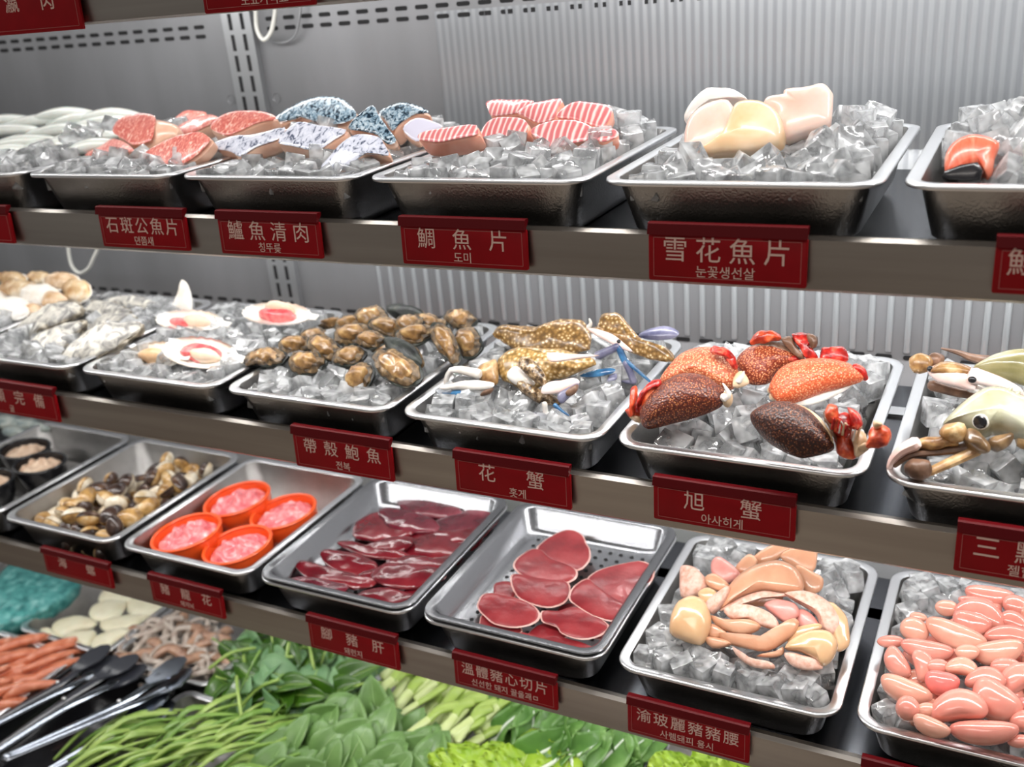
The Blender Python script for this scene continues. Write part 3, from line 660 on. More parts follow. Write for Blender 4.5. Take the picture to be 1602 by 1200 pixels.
spanner([(1150, 570), (1162, 552), (1182, 542), (1206, 541), (1234, 547), (1258, 562), (1240, 574), (1216, 582), (1204, 598), (1182, 602), (1166, 597), (1158, 583)], (0, -.8, 1), M_kmid, 'orange-brown crab at the back with upturned red legs', RIM2+.045, .018,
        [('underside', slab([(1165, 552), (1180, 538), (1205, 531), (1235, 538), (1260, 562), (1235, 556), (1205, 546), (1182, 546)], .008, .012, (0, -.9, 1), Y=y3_+.02), M_kbrown)]
        + bits([[(118, 195), (130, 140), (180, 100), (260, 88), (330, 108), (362, 145), (300, 165), (180, 188)], [(450, 120), (520, 105), (600, 125), (645, 160), (570, 215), (605, 245), (640, 312), (560, 312), (520, 250), (480, 200)], [(560, 110), (640, 130), (652, 190), (610, 230), (570, 180)], [(655, 315), (680, 230), (760, 213), (850, 223), (888, 280), (882, 325), (800, 342), (700, 328)], [(355, 150), (420, 125), (462, 150), (480, 210), (545, 290), (500, 305), (420, 235), (380, 190)], [(380, 330), (470, 290), (540, 300), (520, 330), (420, 350)]], (1150, 500, 5), y3_+.014, [M_kor, M_kred, M_kbrown, M_kred, M_kbrown, M_kred], 'leg'))
spanner([(1204, 602), (1218, 580), (1242, 568), (1274, 563), (1306, 565), (1330, 571), (1344, 582), (1351, 594), (1330, 602), (1290, 613), (1242, 630), (1218, 630), (1204, 614)], (.1, -.8, 1), M_korange, 'bright orange crab lying across the middle', RIM2+.045, .02,
        [('underside', slab([(1240, 630), (1290, 612), (1332, 601), (1320, 612), (1280, 630), (1256, 634)], .004, .006, (.1, -.6, 1), Y=y4_-.012), M_cwhite, 'white underside'), ('leg_stub', pxtube([(1338, 576), (1348, 580), (1354, 592)], y4_+.01, .0055, (1, .6)), M_kred), ('shell_spine', pxball((1210, 620), y4_-.022, .005), M_kbeige), ('shell_spine', pxball((1206, 611), y4_-.018, .004), M_kbeige)])
spanner([(1174, 654), (1180, 644), (1204, 632), (1226, 630), (1244, 633), (1268, 645), (1288, 666), (1301, 685), (1305, 702), (1290, 710), (1262, 716), (1250, 716), (1226, 707), (1200, 691), (1180, 668)], (-.1, -.9, 1), M_kdark2, 'darkest brown crab at the front with a cluster of red legs', Z2, .024,
        [('shell_edge', slab([(1244, 632), (1262, 638), (1284, 654), (1300, 678), (1304, 694), (1294, 684), (1276, 660), (1254, 642)], .003, .006, (-.1, -.7, 1), Y=y5_+.004), M_kbeige, 'beige shell edge')]
        + bits([[(700, 770), (715, 680), (760, 662), (805, 690), (805, 770), (740, 810)], [(735, 800), (830, 728), (905, 760), (925, 850), (880, 905), (770, 895)], [(880, 690), (930, 698), (992, 760), (1005, 825), (960, 880), (915, 845), (895, 760)], [(775, 885), (880, 885), (935, 1000), (945, 1075), (890, 1090), (805, 1045), (785, 980)], [(915, 870), (1000, 870), (1035, 940), (1015, 1035), (950, 1075), (930, 1000)], [(690, 740), (730, 730), (780, 880), (800, 960), (760, 900), (720, 830)]], (1150, 500, 5), y5_-.004, [M_kor, M_kred, M_kred, M_kor, M_kbeige, M_kbrown], 'leg')
        + bits([[(1028, 1000), (1040, 890), (1090, 838), (1160, 828), (1218, 880), (1222, 935), (1180, 985), (1090, 1005)], [(1090, 800), (1120, 785), (1150, 830), (1090, 845)], [(960, 1000), (1030, 960), (1050, 1005), (985, 1030)]], (1150, 500, 5), y5_-.014, [M_kor, M_kbeige, M_kbeige], 'claw')
        + [('leg_bristle', pxtube([(1296+q*5.5, 708-(q*37) % 40), (1300+q*5.5, 690-(q*37) % 40), (1302+q*5.2+(q*13) % 9, 676-(q*37) % 36)], y5_-.015, .0008+.0003*(q % 3), (1.2, .4), k=6), [M_kbeige, M_kred, M_kor, M_cwhite][q % 4]) for q in range(9)])

# --- blue crabs
Yc = 1.07
M2 = 1.03
parts = [('carapace', slab([(779, 562), (801, 548), (824, 545), (857, 548), (900, 552), (930, 562), (926, 573), (882, 590), (857, 596), (839, 607), (809, 607), (792, 597), (780, 588)], .016, .012, (0, -.9, 1), Y=M2, rings=7, nz=.0035, ns=70, m=2), M_bcrab2),
         ('claw', slab([(745, 590), (748, 576), (762, 566), (777, 562), (780, 590), (776, 602), (760, 602)], .009, .009, (0, -1.2, 1), Y=M2-.02, nz=.002), M_ctan),
         ('claw', slab([(808, 600), (820, 596), (840, 608), (860, 615), (876, 624), (878, 634), (862, 634), (838, 630), (818, 616)], .009, .009, (0, -1.2, 1), Y=M2-.045, nz=.003, ns=120), M_bumpy),
         ('claw', slab([(811, 572), (816, 558), (832, 562), (848, 578), (856, 596), (848, 603), (832, 592), (820, 584)], .008, .009, (0, -1.2, 1), Y=M2-.035, nz=.002), M_bumpy),
         ('mouth_plate', slab([(792, 590), (800, 576), (812, 574), (828, 588), (838, 600), (828, 606), (806, 602)], .008, .008, (0, -1.2, 1), Y=M2-.03, nz=.001), M_cwhite),
         ('shell_spine', slab([(857, 552), (890, 554), (938, 556), (900, 562), (862, 566)], .004, .004, (0, -1, 1), Y=M2-.022), M_cpink),
         ('walking_leg', pxtube([(748, 585), (722, 579), (706, 579)], M2-.03, .0046, (1.5, .8)), M_cwhite), ('walking_leg', pxtube([(706, 579), (700, 588), (698, 602)], M2-.03, .0038, (1, .8)), M_cwhite)]
C1 = (670, 470, 5.34)
parts += [('walking_leg', slab(crop(P, *C1), .005, .005, (0, -1, 1), Y=M2+d, pu=2.2, nz=.0008), mt) for P, d, mt in (
         ([(100, 725), (240, 685), (380, 665), (470, 675), (545, 690), (540, 725), (440, 752), (280, 745), (130, 750)], -.05, M_cwhite), ([(80, 800), (105, 735), (180, 750), (290, 742), (430, 762), (425, 788), (300, 800), (180, 805)], -.052, M_cblue),
         ([(440, 790), (480, 745), (545, 730), (520, 770), (450, 800)], -.05, M_kbrown), ([(940, 735), (1000, 690), (1100, 670), (1220, 648), (1262, 675), (1240, 705), (1100, 772), (960, 785)], -.05, M_cpink),
         ([(1075, 805), (1140, 742), (1230, 690), (1262, 700), (1240, 760), (1180, 805), (1110, 865)], -.054, M_cpurple), ([(1150, 770), (1200, 720), (1255, 700), (1230, 770), (1170, 800)], -.057, M_kbrown))]
parts += [
         ('walking_leg', pxtube([(828, 647), (846, 651), (866, 655)], M2-.075, .005, (.8, 1), flat=.5), M_cpurple),
         ('walking_leg', pxtube([(852, 632), (856, 648), (878, 654)], M2-.072, .0035), M_cwhite), ('walking_leg', pxtube([(868, 634), (880, 644), (890, 650)], M2-.07, .003, (1, .3)), M_cblue)]
thing('crab', parts, 'gold spotted crab with folded white and blue legs in front', 'crab')
parts = [('carapace', slab([(771, 520), (786, 509), (812, 512), (839, 514), (867, 507), (900, 500), (922, 510), (922, 546), (876, 556), (839, 558), (812, 553), (794, 541), (780, 531)], .016, .014, (0, -.8, 1), Y=1.12, rings=7, nz=.004, ns=60, m=2), M_bcrab),
         ('claw', slab([(919, 515), (934, 510), (941, 493), (957, 489), (969, 491), (984, 508), (1010, 535), (1046, 546), (1056, 560), (1050, 567), (1017, 562), (985, 551), (966, 540), (940, 528)], .011, .012, (.1, -1.3, 1), Y=1.10, rings=7, nz=.002, ns=80), M_bcrab),
         ('finger', slab([(918, 514), (935, 515), (958, 523), (972, 533), (990, 550), (972, 546), (950, 535), (930, 524)], .006, .006, (.1, -1.3, 1), Y=1.082), M_cpink),
         ('finger_spot', pxball((968, 534), 1.074, .0026), M_black),
         ('walking_leg', pxtube([(968, 544), (974, 558), (979, 568)], 1.075, .0045), M_cblue), ('walking_leg', pxtube([(979, 568), (986, 582), (991, 597)], 1.07, .0046), M_cpurple), ('walking_leg', pxtube([(991, 597), (980, 597), (966, 592)], 1.07, .0034, (1.1, .6)), M_cpurple),
         ('walking_leg', pxtube([(981, 566), (1000, 582), (1017, 597)], 1.07, .0026, (1.2, .6)), M_cblue), ('walking_leg', pxtube([(936, 556), (952, 549), (966, 542)], 1.075, .006, (1, .8)), M_cpurple),
         ('swimming_paddle', slab([(906, 588), (930, 579), (955, 576), (963, 579), (955, 585), (928, 590)], .003, .003, (0, -.8, 1), Y=1.05), M_cblue), ('swimming_paddle', slab([(948, 598), (954, 588), (964, 584), (965, 592), (957, 599)], .003, .003, (0, -.8, 1), Y=1.05), M_cpurple),
         ('shell_spine', pxtube([(921, 512), (924, 506), (922, 499)], 1.11, .003, (1.2, .4)), M_cwhite)]
thing('crab', parts, 'brown spotted crab with a long claw reaching right', 'crab')
one('shell_piece', slab([(998, 526), (1012, 517), (1040, 511), (1058, 516), (1062, 523), (1050, 530), (1020, 532)], .007, .005, (0, -.6, 1), Y=1.17), M_cpurple, 'slate grey shell piece behind the long crab claw', 'shell')

# --- abalones
def abalone(c, L, Wd, ang, Y, label, n=(0, -.8, 1), up=.010, shell_up=False, grp='abalones heaped on ice'):
    px = 1558/((at(*c, Y)-CAM).dot(CF))
    ra = random.Random(int(c[0]*7+c[1])); P = []
    for t in [i*math.pi/6 for i in range(12)]:
        j = ra.uniform(.88, 1.1)*(1-.12*math.cos(t)); P.append((c[0]+j*(L/2*math.cos(t)*math.cos(ang)-Wd/2*math.sin(t)*math.sin(ang)), c[1]+j*(L/2*math.cos(t)*math.sin(ang)+Wd/2*math.sin(t)*math.cos(ang))))
    if shell_up:
        thing('abalone', [('shell', slab(P, .012, .006, n, Y=Y, nz=.0015, rings=5), M_shellblk), ('mantle', slab(P, .002, .005, n, Y=Y, grow=1.04, off=-.004, nz=.002), M_mantle)], label, 'abalone', grp); return
    thing('abalone', [('shell', slab(P, .002, .015, n, Y=Y, grow=1.07, nz=.0015, rings=5, off=-.002), M_shellblk), ('mantle', slab(P, .006, .004, n, Y=Y, grow=.98, nz=.0035, ns=150, m=4, rings=5), M_mantle), ('foot', slab(P, up, .003, n, Y=Y, grow=.70, off=.002, pu=2.6, nz=.003, ns=100, rings=6), M_aba)], label, 'abalone', grp)
A = 'abalone '
AB = [((418, 558), 66, 26, -.1, .99, A+'seen edge-on with a row of dark shell holes, leftmost', 1, 0), ((481, 567), 58, 36, -.05, .985, A+'facing up in front of the heap, left of centre', 0, 0), ((562, 590), 60, 36, -.95, .975, A+'standing upright at the very front', 0, 0),
      ((622, 577), 84, 50, .5, .985, 'largest abalone, smooth tan foot in a thick black shell', 0, 0), ((700, 540), 74, 32, 1.05, 1.07, A+'with a yellow foot leaning on its edge at the right', 0, 0), ((733, 535), 44, 46, .4, 1.10, 'round lumpy yellow abalone at the right end', 0, 0),
      ((722, 499), 48, 30, .1, 1.19, 'single abalone at the back right corner', 0, 0), ((508, 545), 56, 36, .5, 1.03, 0, 0, 0), ((464, 540), 56, 30, -.1, 1.05, 0, 0, 0), ((549, 556), 54, 30, -.25, 1.02, A+'with a green-black shell side in front', 0, 0), ((582, 532), 50, 26, 0, 1.05, 0, 0, 0), ((553, 522), 60, 32, -.15, 1.08, 0, 0, 0),
      ((490, 526), 50, 24, -.2, 1.10, 0, 0, 0), ((580, 496), 62, 34, -.2, 1.15, 0, 0, 0), ((606, 512), 54, 30, .1, 1.12, 0, 0, 0), ((636, 490), 60, 26, .15, 1.18, A+'with its dark rough shell up at the back', 0, 1), ((672, 506), 56, 28, .1, 1.15, 0, 0, 0), ((652, 522), 62, 30, -.2, 1.09, 0, 0, 0), ((640, 506), 50, 26, -.2, 1.13, 0, 0, 0),
      ((545, 505), 44, 24, -.4, 1.13, 0, 0, 0), ((634, 552), 70, 36, .6, 1.03, A+'showing its dark rough shell beside the largest one', 0, 1), ((600, 545), 40, 24, .2, 1.05, 0, 0, 0), ((520, 506), 40, 18, -.2, 1.16, 0, 0, 0)]
for i, (c, L, Wd, a, Y, lb, _, su) in enumerate(AB):
    abalone(c, L, Wd, a, Y, lb or 'tan abalone in the middle of the heap', up=.008+.003*(i % 3), shell_up=bool(su), n=(.1*((i % 5)-2), -.8-.1*(i % 3), 1))

# --- scallops
def scallop(c, w, h, Y, label, n, meat, roe, ang=0, col=None):
    pl = Plane(c, n, Y); U = []
    ex = (pl.uv(c[0]+w/2, c[1])[0]-pl.uv(c[0]-w/2, c[1])[0])/2; ey = (pl.uv(c[0], c[1]-h/2)[1]-pl.uv(c[0], c[1]+h/2)[1])/2
    N = 48
    def shell(f):
        V = []; F = []
        for r in range(7):
            for j in range(N):
                t = 2*math.pi*j/N; rib = 1+.02*math.cos(t*22)*(r/6)
                s = r/6*rib; d = -.010*(1-(r/6)**2)+.0012*math.cos(t*22)*(r/6)-f
                V.append(pl.w(ex*math.cos(t)*s, ey*math.sin(t)*s, d))
        for r in range(6):
            for j in range(N): F.append((r*N+j, r*N+(j+1) % N, (r+1)*N+(j+1) % N, (r+1)*N+j))
        return V, F
    a = shell(0); b = shell(.0022); nb = len(a[0])
    F = list(a[1])+[tuple(i+nb for i in f[::-1]) for f in b[1]]+[(6*N+j, 6*N+(j+1) % N, nb+6*N+(j+1) % N, nb+6*N+j)[::-1] for j in range(N)]
    parts = [('shell', (a[0]+b[0], F), M_scshell)]
    ear = [pl.w(ex*x, ey*y, zz) for x, y, zz in ((.9, .25, 0), (1.2, .2, 0), (1.18, -.25, 0), (.9, -.25, 0))]
    parts.append(('hinge_ear', (ear+[v-pl.n*.002 for v in ear], [(0, 1, 2, 3), (7, 6, 5, 4), (0, 4, 5, 1), (1, 5, 6, 2), (2, 6, 7, 3), (3, 7, 4, 0)]), M_scshell))
    def pil(cx, cy, rx, ry, up, mat, nm, rot=0):
        U = [(ex*cx+ex*rx*math.cos(t), ey*cy+ey*ry*math.sin(t)) for t in [i*math.pi/8 for i in range(16)]]
        VF = pillow(U, up, .004, 2.4, 2, nz=.0015); parts.append((nm, put(pl, ([v+Vector((0, 0, -.006)) for v in VF[0]], VF[1])), mat))
    for q in roe: pil(*q, M_roe, 'roe')
    for q in meat: pil(*q, col or M_meat, 'meat')
    thing('scallop', parts, label, 'scallop', 'scallops on the half shell', 60)
scallop((238, 556), 96, 44, .985, 'scallop with plain tan meat at the front left', (-.2, -.8, 1), [(.0, 0, .45, .5, .018)], [], col=M_tan)
scallop((312, 551), 124, 50, .985, 'scallop with fanned white shell and pink-edged meat in front', (.1, -.8, 1), [(.12, -.1, .42, .45, .014)], [(-.02, .05, .55, .62, .009), (-.3, -.1, .25, .4, .011)])
scallop((296, 501), 112, 34, 1.10, 'scallop with a red roe tongue behind the front pair', (0, -.5, 1), [(.15, .1, .4, .4, .014)], [(-.3, -.1, .32, .35, .010)])
scallop((432, 490), 112, 36, 1.12, 'scallop with a thick red and pink slab, at the right', (0, -.5, 1), [(.0, .35, .42, .45, .022)], [(0, -.05, .55, .55, .016)], col=M_meat)
one('scallop_shell', slab([(262, 500), (268, 480), (278, 458), (284, 438), (294, 446), (300, 466), (300, 488), (286, 498)], .004, .004, (-.2, -2.5, 1), Y=1.18, nz=.001), M_scshell, 'empty white scallop shell standing on end at the back', 'shell')

# --- oysters and yellow shellfish
OY = [([(24, 520), (40, 500), (70, 482), (100, 470), (130, 478), (118, 492), (96, 506), (64, 516), (48, 532)], 1.05, 'long oyster with a pale flat top behind the front pair'),
      ([(28, 560), (44, 536), (72, 518), (100, 506), (134, 502), (122, 520), (104, 542), (86, 560), (58, 569)], .99, 'rough oyster second from the scallops'),
      ([(96, 560), (112, 540), (136, 518), (164, 505), (196, 506), (218, 504), (224, 514), (206, 528), (176, 548), (140, 562), (112, 569)], .985, 'largest oyster, white rimmed, beside the scallop tray'),
      ([(126, 498), (134, 480), (150, 470), (180, 474), (206, 486), (196, 498), (162, 506)], 1.11, 'brown oyster at the back of the tray'),
      ([(136, 512), (150, 500), (176, 494), (204, 492), (214, 498), (180, 512), (150, 520)], 1.08, 'small rough oyster between the large ones'),
      ([(160, 472), (186, 464), (220, 466), (246, 474), (240, 482), (206, 484), (180, 482)], 1.16, 'dark-topped oyster at the rear right')]
for i, (P, Y, lb) in enumerate(OY):
    n = (.1*(i % 3-1), -.7, 1)
    thing('oyster', [('lower_shell', slab(P, .003, .022, n, Y=Y, nz=.005, ns=90, rings=6, seed=i), M_oyst), ('upper_shell', slab(P, .009, .002, n, Y=Y, grow=.95, off=.001, nz=.004, ns=80, rings=6, seed=i+9), M_oystin)], lb, 'oyster', 'oysters on ice')
YS = [((28, 452), 62, 28, 1.14), ((62, 462), 60, 34, 1.12), ((96, 440), 56, 28, 1.18), ((120, 455), 44, 36, 1.15), ((18, 482), 56, 36, 1.07), ((52, 486), 40, 20, 1.08), ((60, 436), 46, 22, 1.21), ((-12, 470), 50, 32, 1.12), ((84, 470), 40, 26, 1.10), ((20, 436), 44, 20, 1.2)]
for i, (c, L, Wd, Y) in enumerate(YS):
    P = [(c[0]+L/2*math.cos(t), c[1]+Wd/2*math.sin(t)) for t in [j*math.pi/6 for j in range(12)]]
    n = (.2*(i % 3-1), -.9, 1)
    thing('shellfish', [('shell', slab(P, .012, .012, n, Y=Y, nz=.004, ns=80, seed=i), [M_ysh, M_scshell, M_kbeige][i % 3]), ('lip', slab(P, .002, .002, n, Y=Y, grow=1.06, off=-.001, nz=.001), M_scshell)], 'yellow and white shellfish in the heap at the far left', 'shellfish', 'yellow shellfish heap')

ice_bed(2, 0, bedf, [foot((1530, 680), 1.0, .07), foot((1560, 590), 1.12, .06)], 'the olive crabs', 45, drop=.012)
ice_bed(2, 1, bedf, [foot((1070, 640), y1_+.01, .06), foot((1100, 585), 1.09, .06), foot((1205, 580), 1.12, .06), foot((1280, 605), 1.07, .06), foot((1240, 680), y5_+.01, .06)], 'the red crabs', 50, drop=.012)
ice_bed(2, 2, bedf, [foot((850, 600), 1.02, .06), foot((900, 540), 1.12, .06)], 'the blue crabs', 30, drop=.01)
ice_bed(2, 3, bedf, [foot((540, 545), 1.06, .07), foot((640, 540), 1.07, .07), foot((620, 590), .99, .04)], 'the abalones', 0, drop=.01)
ice_bed(2, 4, bedf, [foot((238, 556), .985, .03), foot((312, 551), .985, .045), foot((296, 501), 1.1, .04), foot((432, 490), 1.12, .04)], 'the scallops', 0, drop=.016)
ice_bed(2, 5, bedf, [foot((90, 520), 1.03, .06), foot((160, 530), 1.0, .06)], 'the oysters', 0, drop=.016)
ice_bed(2, 6, bedf, [], 'the yellow shellfish', 0)

# ------------------------------------------------------------------ lower shelf: offal, clams, bowls
RIM3 = S[3]['rim']
M_liver = pm('liver', [(s2l(74, 10, 18), .3), (s2l(112, 20, 32), .5), (s2l(134, 40, 46), .72)], 22, rough=.22, coat=.5, bump=.15, bscale=60, bdist=.004)
M_liver2 = pm('dark_liver', [(s2l(70, 12, 26), .3), (s2l(104, 24, 40), .55), (s2l(140, 60, 72), .75)], 26, rough=.22, coat=.5, bump=.2, bscale=60, bdist=.004)
M_heart = pm('heart_slice', [(s2l(108, 20, 28), .3), (s2l(138, 36, 42), .5), (s2l(162, 62, 64), .72)], 26, rough=.32, coat=.25, bump=.2, bscale=140, detail=6)
M_hfat = pm('heart_fat', [(s2l(206, 140, 132), .3), (s2l(228, 190, 180), .7)], 50, rough=.35, coat=.2)
M_tum = pm('pink_offal', [(s2l(196, 140, 108), .3), (s2l(216, 164, 132), .6)], 22, rough=.3, coat=.4, sss=.15, bump=.08, bscale=200)
M_tum2 = pm('cream_offal', [(s2l(208, 160, 116), .3), (s2l(224, 184, 142), .6)], 20, rough=.22, coat=.6, sss=.15)
M_tum3 = pm('rosy_offal', [(s2l(212, 130, 120), .3), (s2l(228, 166, 156), .65)], 30, rough=.3, coat=.3, sss=.15, bump=.2, bscale=160)
M_tumcut = pm('pale_cut_offal', [(s2l(208, 154, 132), .35), (s2l(228, 190, 174), .62)], 160, rough=.4, bump=.2, bscale=200)
M_kid = pm('kidney_pink', [(s2l(210, 118, 106), .3), (s2l(224, 148, 132), .5), (s2l(232, 174, 156), .72)], 16, rough=.2, coat=.7, sss=.15, bump=.05, bscale=60)
M_kid2 = pm('kidney_pale', [(s2l(218, 142, 122), .3), (s2l(230, 172, 150), .55), (s2l(238, 194, 174), .75)], 16, rough=.2, coat=.7, sss=.15, bump=.05, bscale=60)
M_kid3 = pm('kidney_rosy', [(s2l(214, 96, 92), .3), (s2l(234, 134, 124), .6)], 20, rough=.2, coat=.7, sss=.15)
M_orange = pm('orange_plastic', s2l(244, 92, 34), rough=.3, coat=.2)
M_mince = pm('pink_brain', [(s2l(206, 82, 92), .3), (s2l(236, 132, 136), .5), (s2l(250, 186, 184), .7)], 55, rough=.28, coat=.4, sss=.15, bump=.5, bscale=70, bdist=.004)
M_clamt = pm('clam_tan', [(s2l(120, 84, 44), .34), (s2l(196, 154, 92), .52), (s2l(232, 210, 172), .7)], 40, rough=.3, coat=.4)
M_clamd = pm('clam_dark', [(s2l(34, 22, 20), .35), (s2l(78, 56, 46), .6), (s2l(140, 108, 80), .75)], 40, rough=.3, coat=.4)
M_clamw = pm('clam_white', [(s2l(190, 168, 130), .35), (s2l(238, 228, 208), .6)], 40, rough=.3, coat=.3)
M_tealf = pm('teal_flesh', [(s2l(96, 120, 124), .3), (s2l(196, 200, 190), .7)], 40, rough=.3, coat=.4)
M_film = pm('tan_mince', [(s2l(190, 150, 120), .3), (s2l(232, 206, 180), .6)], 50, rough=.4, coat=.2, bump=.4, bscale=90)

# liver
LV = [[(230, 700), (320, 650), (550, 690), (540, 740), (500, 770), (380, 740)], [(310, 600), (330, 560), (450, 590), (640, 640), (720, 660), (680, 700), (560, 700), (400, 670)], [(440, 530), (480, 500), (620, 520), (720, 560), (715, 610), (620, 630), (500, 600)],
      [(540, 470), (570, 450), (700, 480), (900, 515), (880, 545), (680, 530)], [(620, 420), (640, 350), (760, 290), (900, 330), (930, 400), (820, 440), (700, 440)], [(760, 300), (800, 270), (960, 300), (1060, 340), (1060, 390), (920, 390), (820, 370)],
      [(870, 250), (900, 220), (1100, 240), (1200, 290), (1150, 320), (950, 300)], [(1060, 350), (1200, 290), (1340, 290), (1400, 330), (1330, 400), (1180, 420), (1080, 400)], [(890, 440), (1000, 400), (1200, 420), (1310, 420), (1250, 500), (1100, 540), (930, 520)],
      [(720, 640), (800, 580), (960, 590), (1100, 610), (1090, 660), (960, 700), (800, 690)], [(810, 570), (880, 530), (1060, 545), (1190, 530), (1150, 590), (1000, 610)], [(600, 790), (640, 750), (760, 710), (920, 740), (950, 780), (880, 830), (720, 820)],
      [(900, 720), (1000, 690), (1045, 690), (1010, 740), (940, 780)], [(680, 480), (800, 440), (930, 430), (900, 490), (780, 500)], [(1060, 380), (1150, 400), (1340, 380), (1300, 440), (1150, 460), (1020, 420)], [(640, 640), (760, 600), (820, 630), (760, 680)]]
LLAB = ['front left', 'second from the front on the left side', 'in the middle of the left side', 'left of the centre', 'at the left behind the centre', 'left of the back', 'rearmost', 'at the back right', 'right of the centre', 'centre front, ridged', 'on the right side, in the middle', 'foremost, glossy', 'small one at the front right', 'small one tucked in the centre', 'flat one at the right behind the centre', 'small one tucked between the front slices']
for i, P in enumerate(LV):
    z = RIM3-.025+.006*((i*7) % 4)/3+(.006 if i in (5, 4, 9, 0) else 0)
    one('liver_slice', slab(crop(P, 380, 720, 3.53), .0045, .006, grow=1.1, n= (.04*((i % 3)-1), -.12, 1), z=z, pu=3, pd=3, nz=.003, ns=45, rings=6, seed=i), M_liver2 if i in (6, 7, 5, 0) else M_liver, 'wet dark red liver slice, '+LLAB[i], 'liver', 'liver slices')
# hearts
HT = [[(780, 620), (840, 580), (920, 590), (880, 620), (820, 640)], [(430, 510), (440, 470), (500, 455), (545, 480), (550, 545), (480, 575), (440, 560)], [(350, 690), (370, 640), (440, 665), (560, 690), (590, 740), (510, 770), (400, 750), (345, 720)], [(620, 750), (700, 690), (790, 700), (850, 760), (740, 790), (660, 790)],
      [(510, 775), (580, 740), (680, 770), (780, 760), (900, 790), (1000, 830), (990, 862), (880, 865), (760, 840), (640, 810)], [(980, 770), (1090, 715), (1090, 750), (1030, 778)],
      [(340, 580), (370, 530), (450, 525), (560, 550), (650, 590), (690, 640), (660, 690), (560, 715), (440, 695), (380, 650), (345, 610)], [(690, 660), (700, 620), (790, 620), (860, 600), (960, 620), (1050, 680), (1070, 720), (1020, 760), (920, 780), (810, 750), (780, 710), (710, 690)],
      [(520, 450), (550, 415), (640, 435), (760, 450), (845, 465), (855, 530), (820, 580), (730, 605), (630, 580), (560, 540)], [(540, 380), (560, 330), (640, 280), (700, 290), (760, 340), (850, 370), (895, 400), (880, 450), (790, 480), (680, 470), (590, 430)],
      [(665, 280), (700, 240), (780, 190), (850, 170), (920, 195), (945, 250), (968, 290), (960, 350), (900, 400), (800, 380), (700, 330)], [(850, 560), (860, 500), (940, 440), (1000, 480), (1080, 540), (1150, 580), (1195, 610), (1160, 660), (1080, 680), (980, 650), (900, 600)],
      [(945, 450), (1000, 400), (1100, 370), (1240, 345), (1310, 370), (1320, 430), (1270, 510), (1200, 600), (1100, 605), (1010, 560), (960, 500)]]
HLAB = ['small one showing between the two rows', 'left slice folded into a ring', 'second from the front on the left', 'half hidden in the front middle', 'foremost one', 'sliver at the front right', 'wide one on the left', 'wide one at the centre right', 'third one down in the back row', 'second one down in the back row', 'topmost one in the back row', 'lower one of the right pair', 'largest one of the right pair']
for i, P in enumerate(HT):
    z = RIM3-.0305+.0022*i if i > 5 else RIM3-.0305+.0008*i
    Q = crop(P, 650, 780, 3.53); n = (.03*((i % 3)-1), -.16, 1)
    thing('heart_slice', [('fat_edge', slab(Q, .0018, .0022, n, z=z, pu=3, nz=.001, rings=5, seed=i), M_hfat), ('meat', slab(Q, .0024, .001, n, z=z, grow=.955, pu=4, nz=.001, rings=5, seed=i, off=.0004), M_heart)], 'raw red heart slice, '+HLAB[i], 'heart slice', 'heart slices')
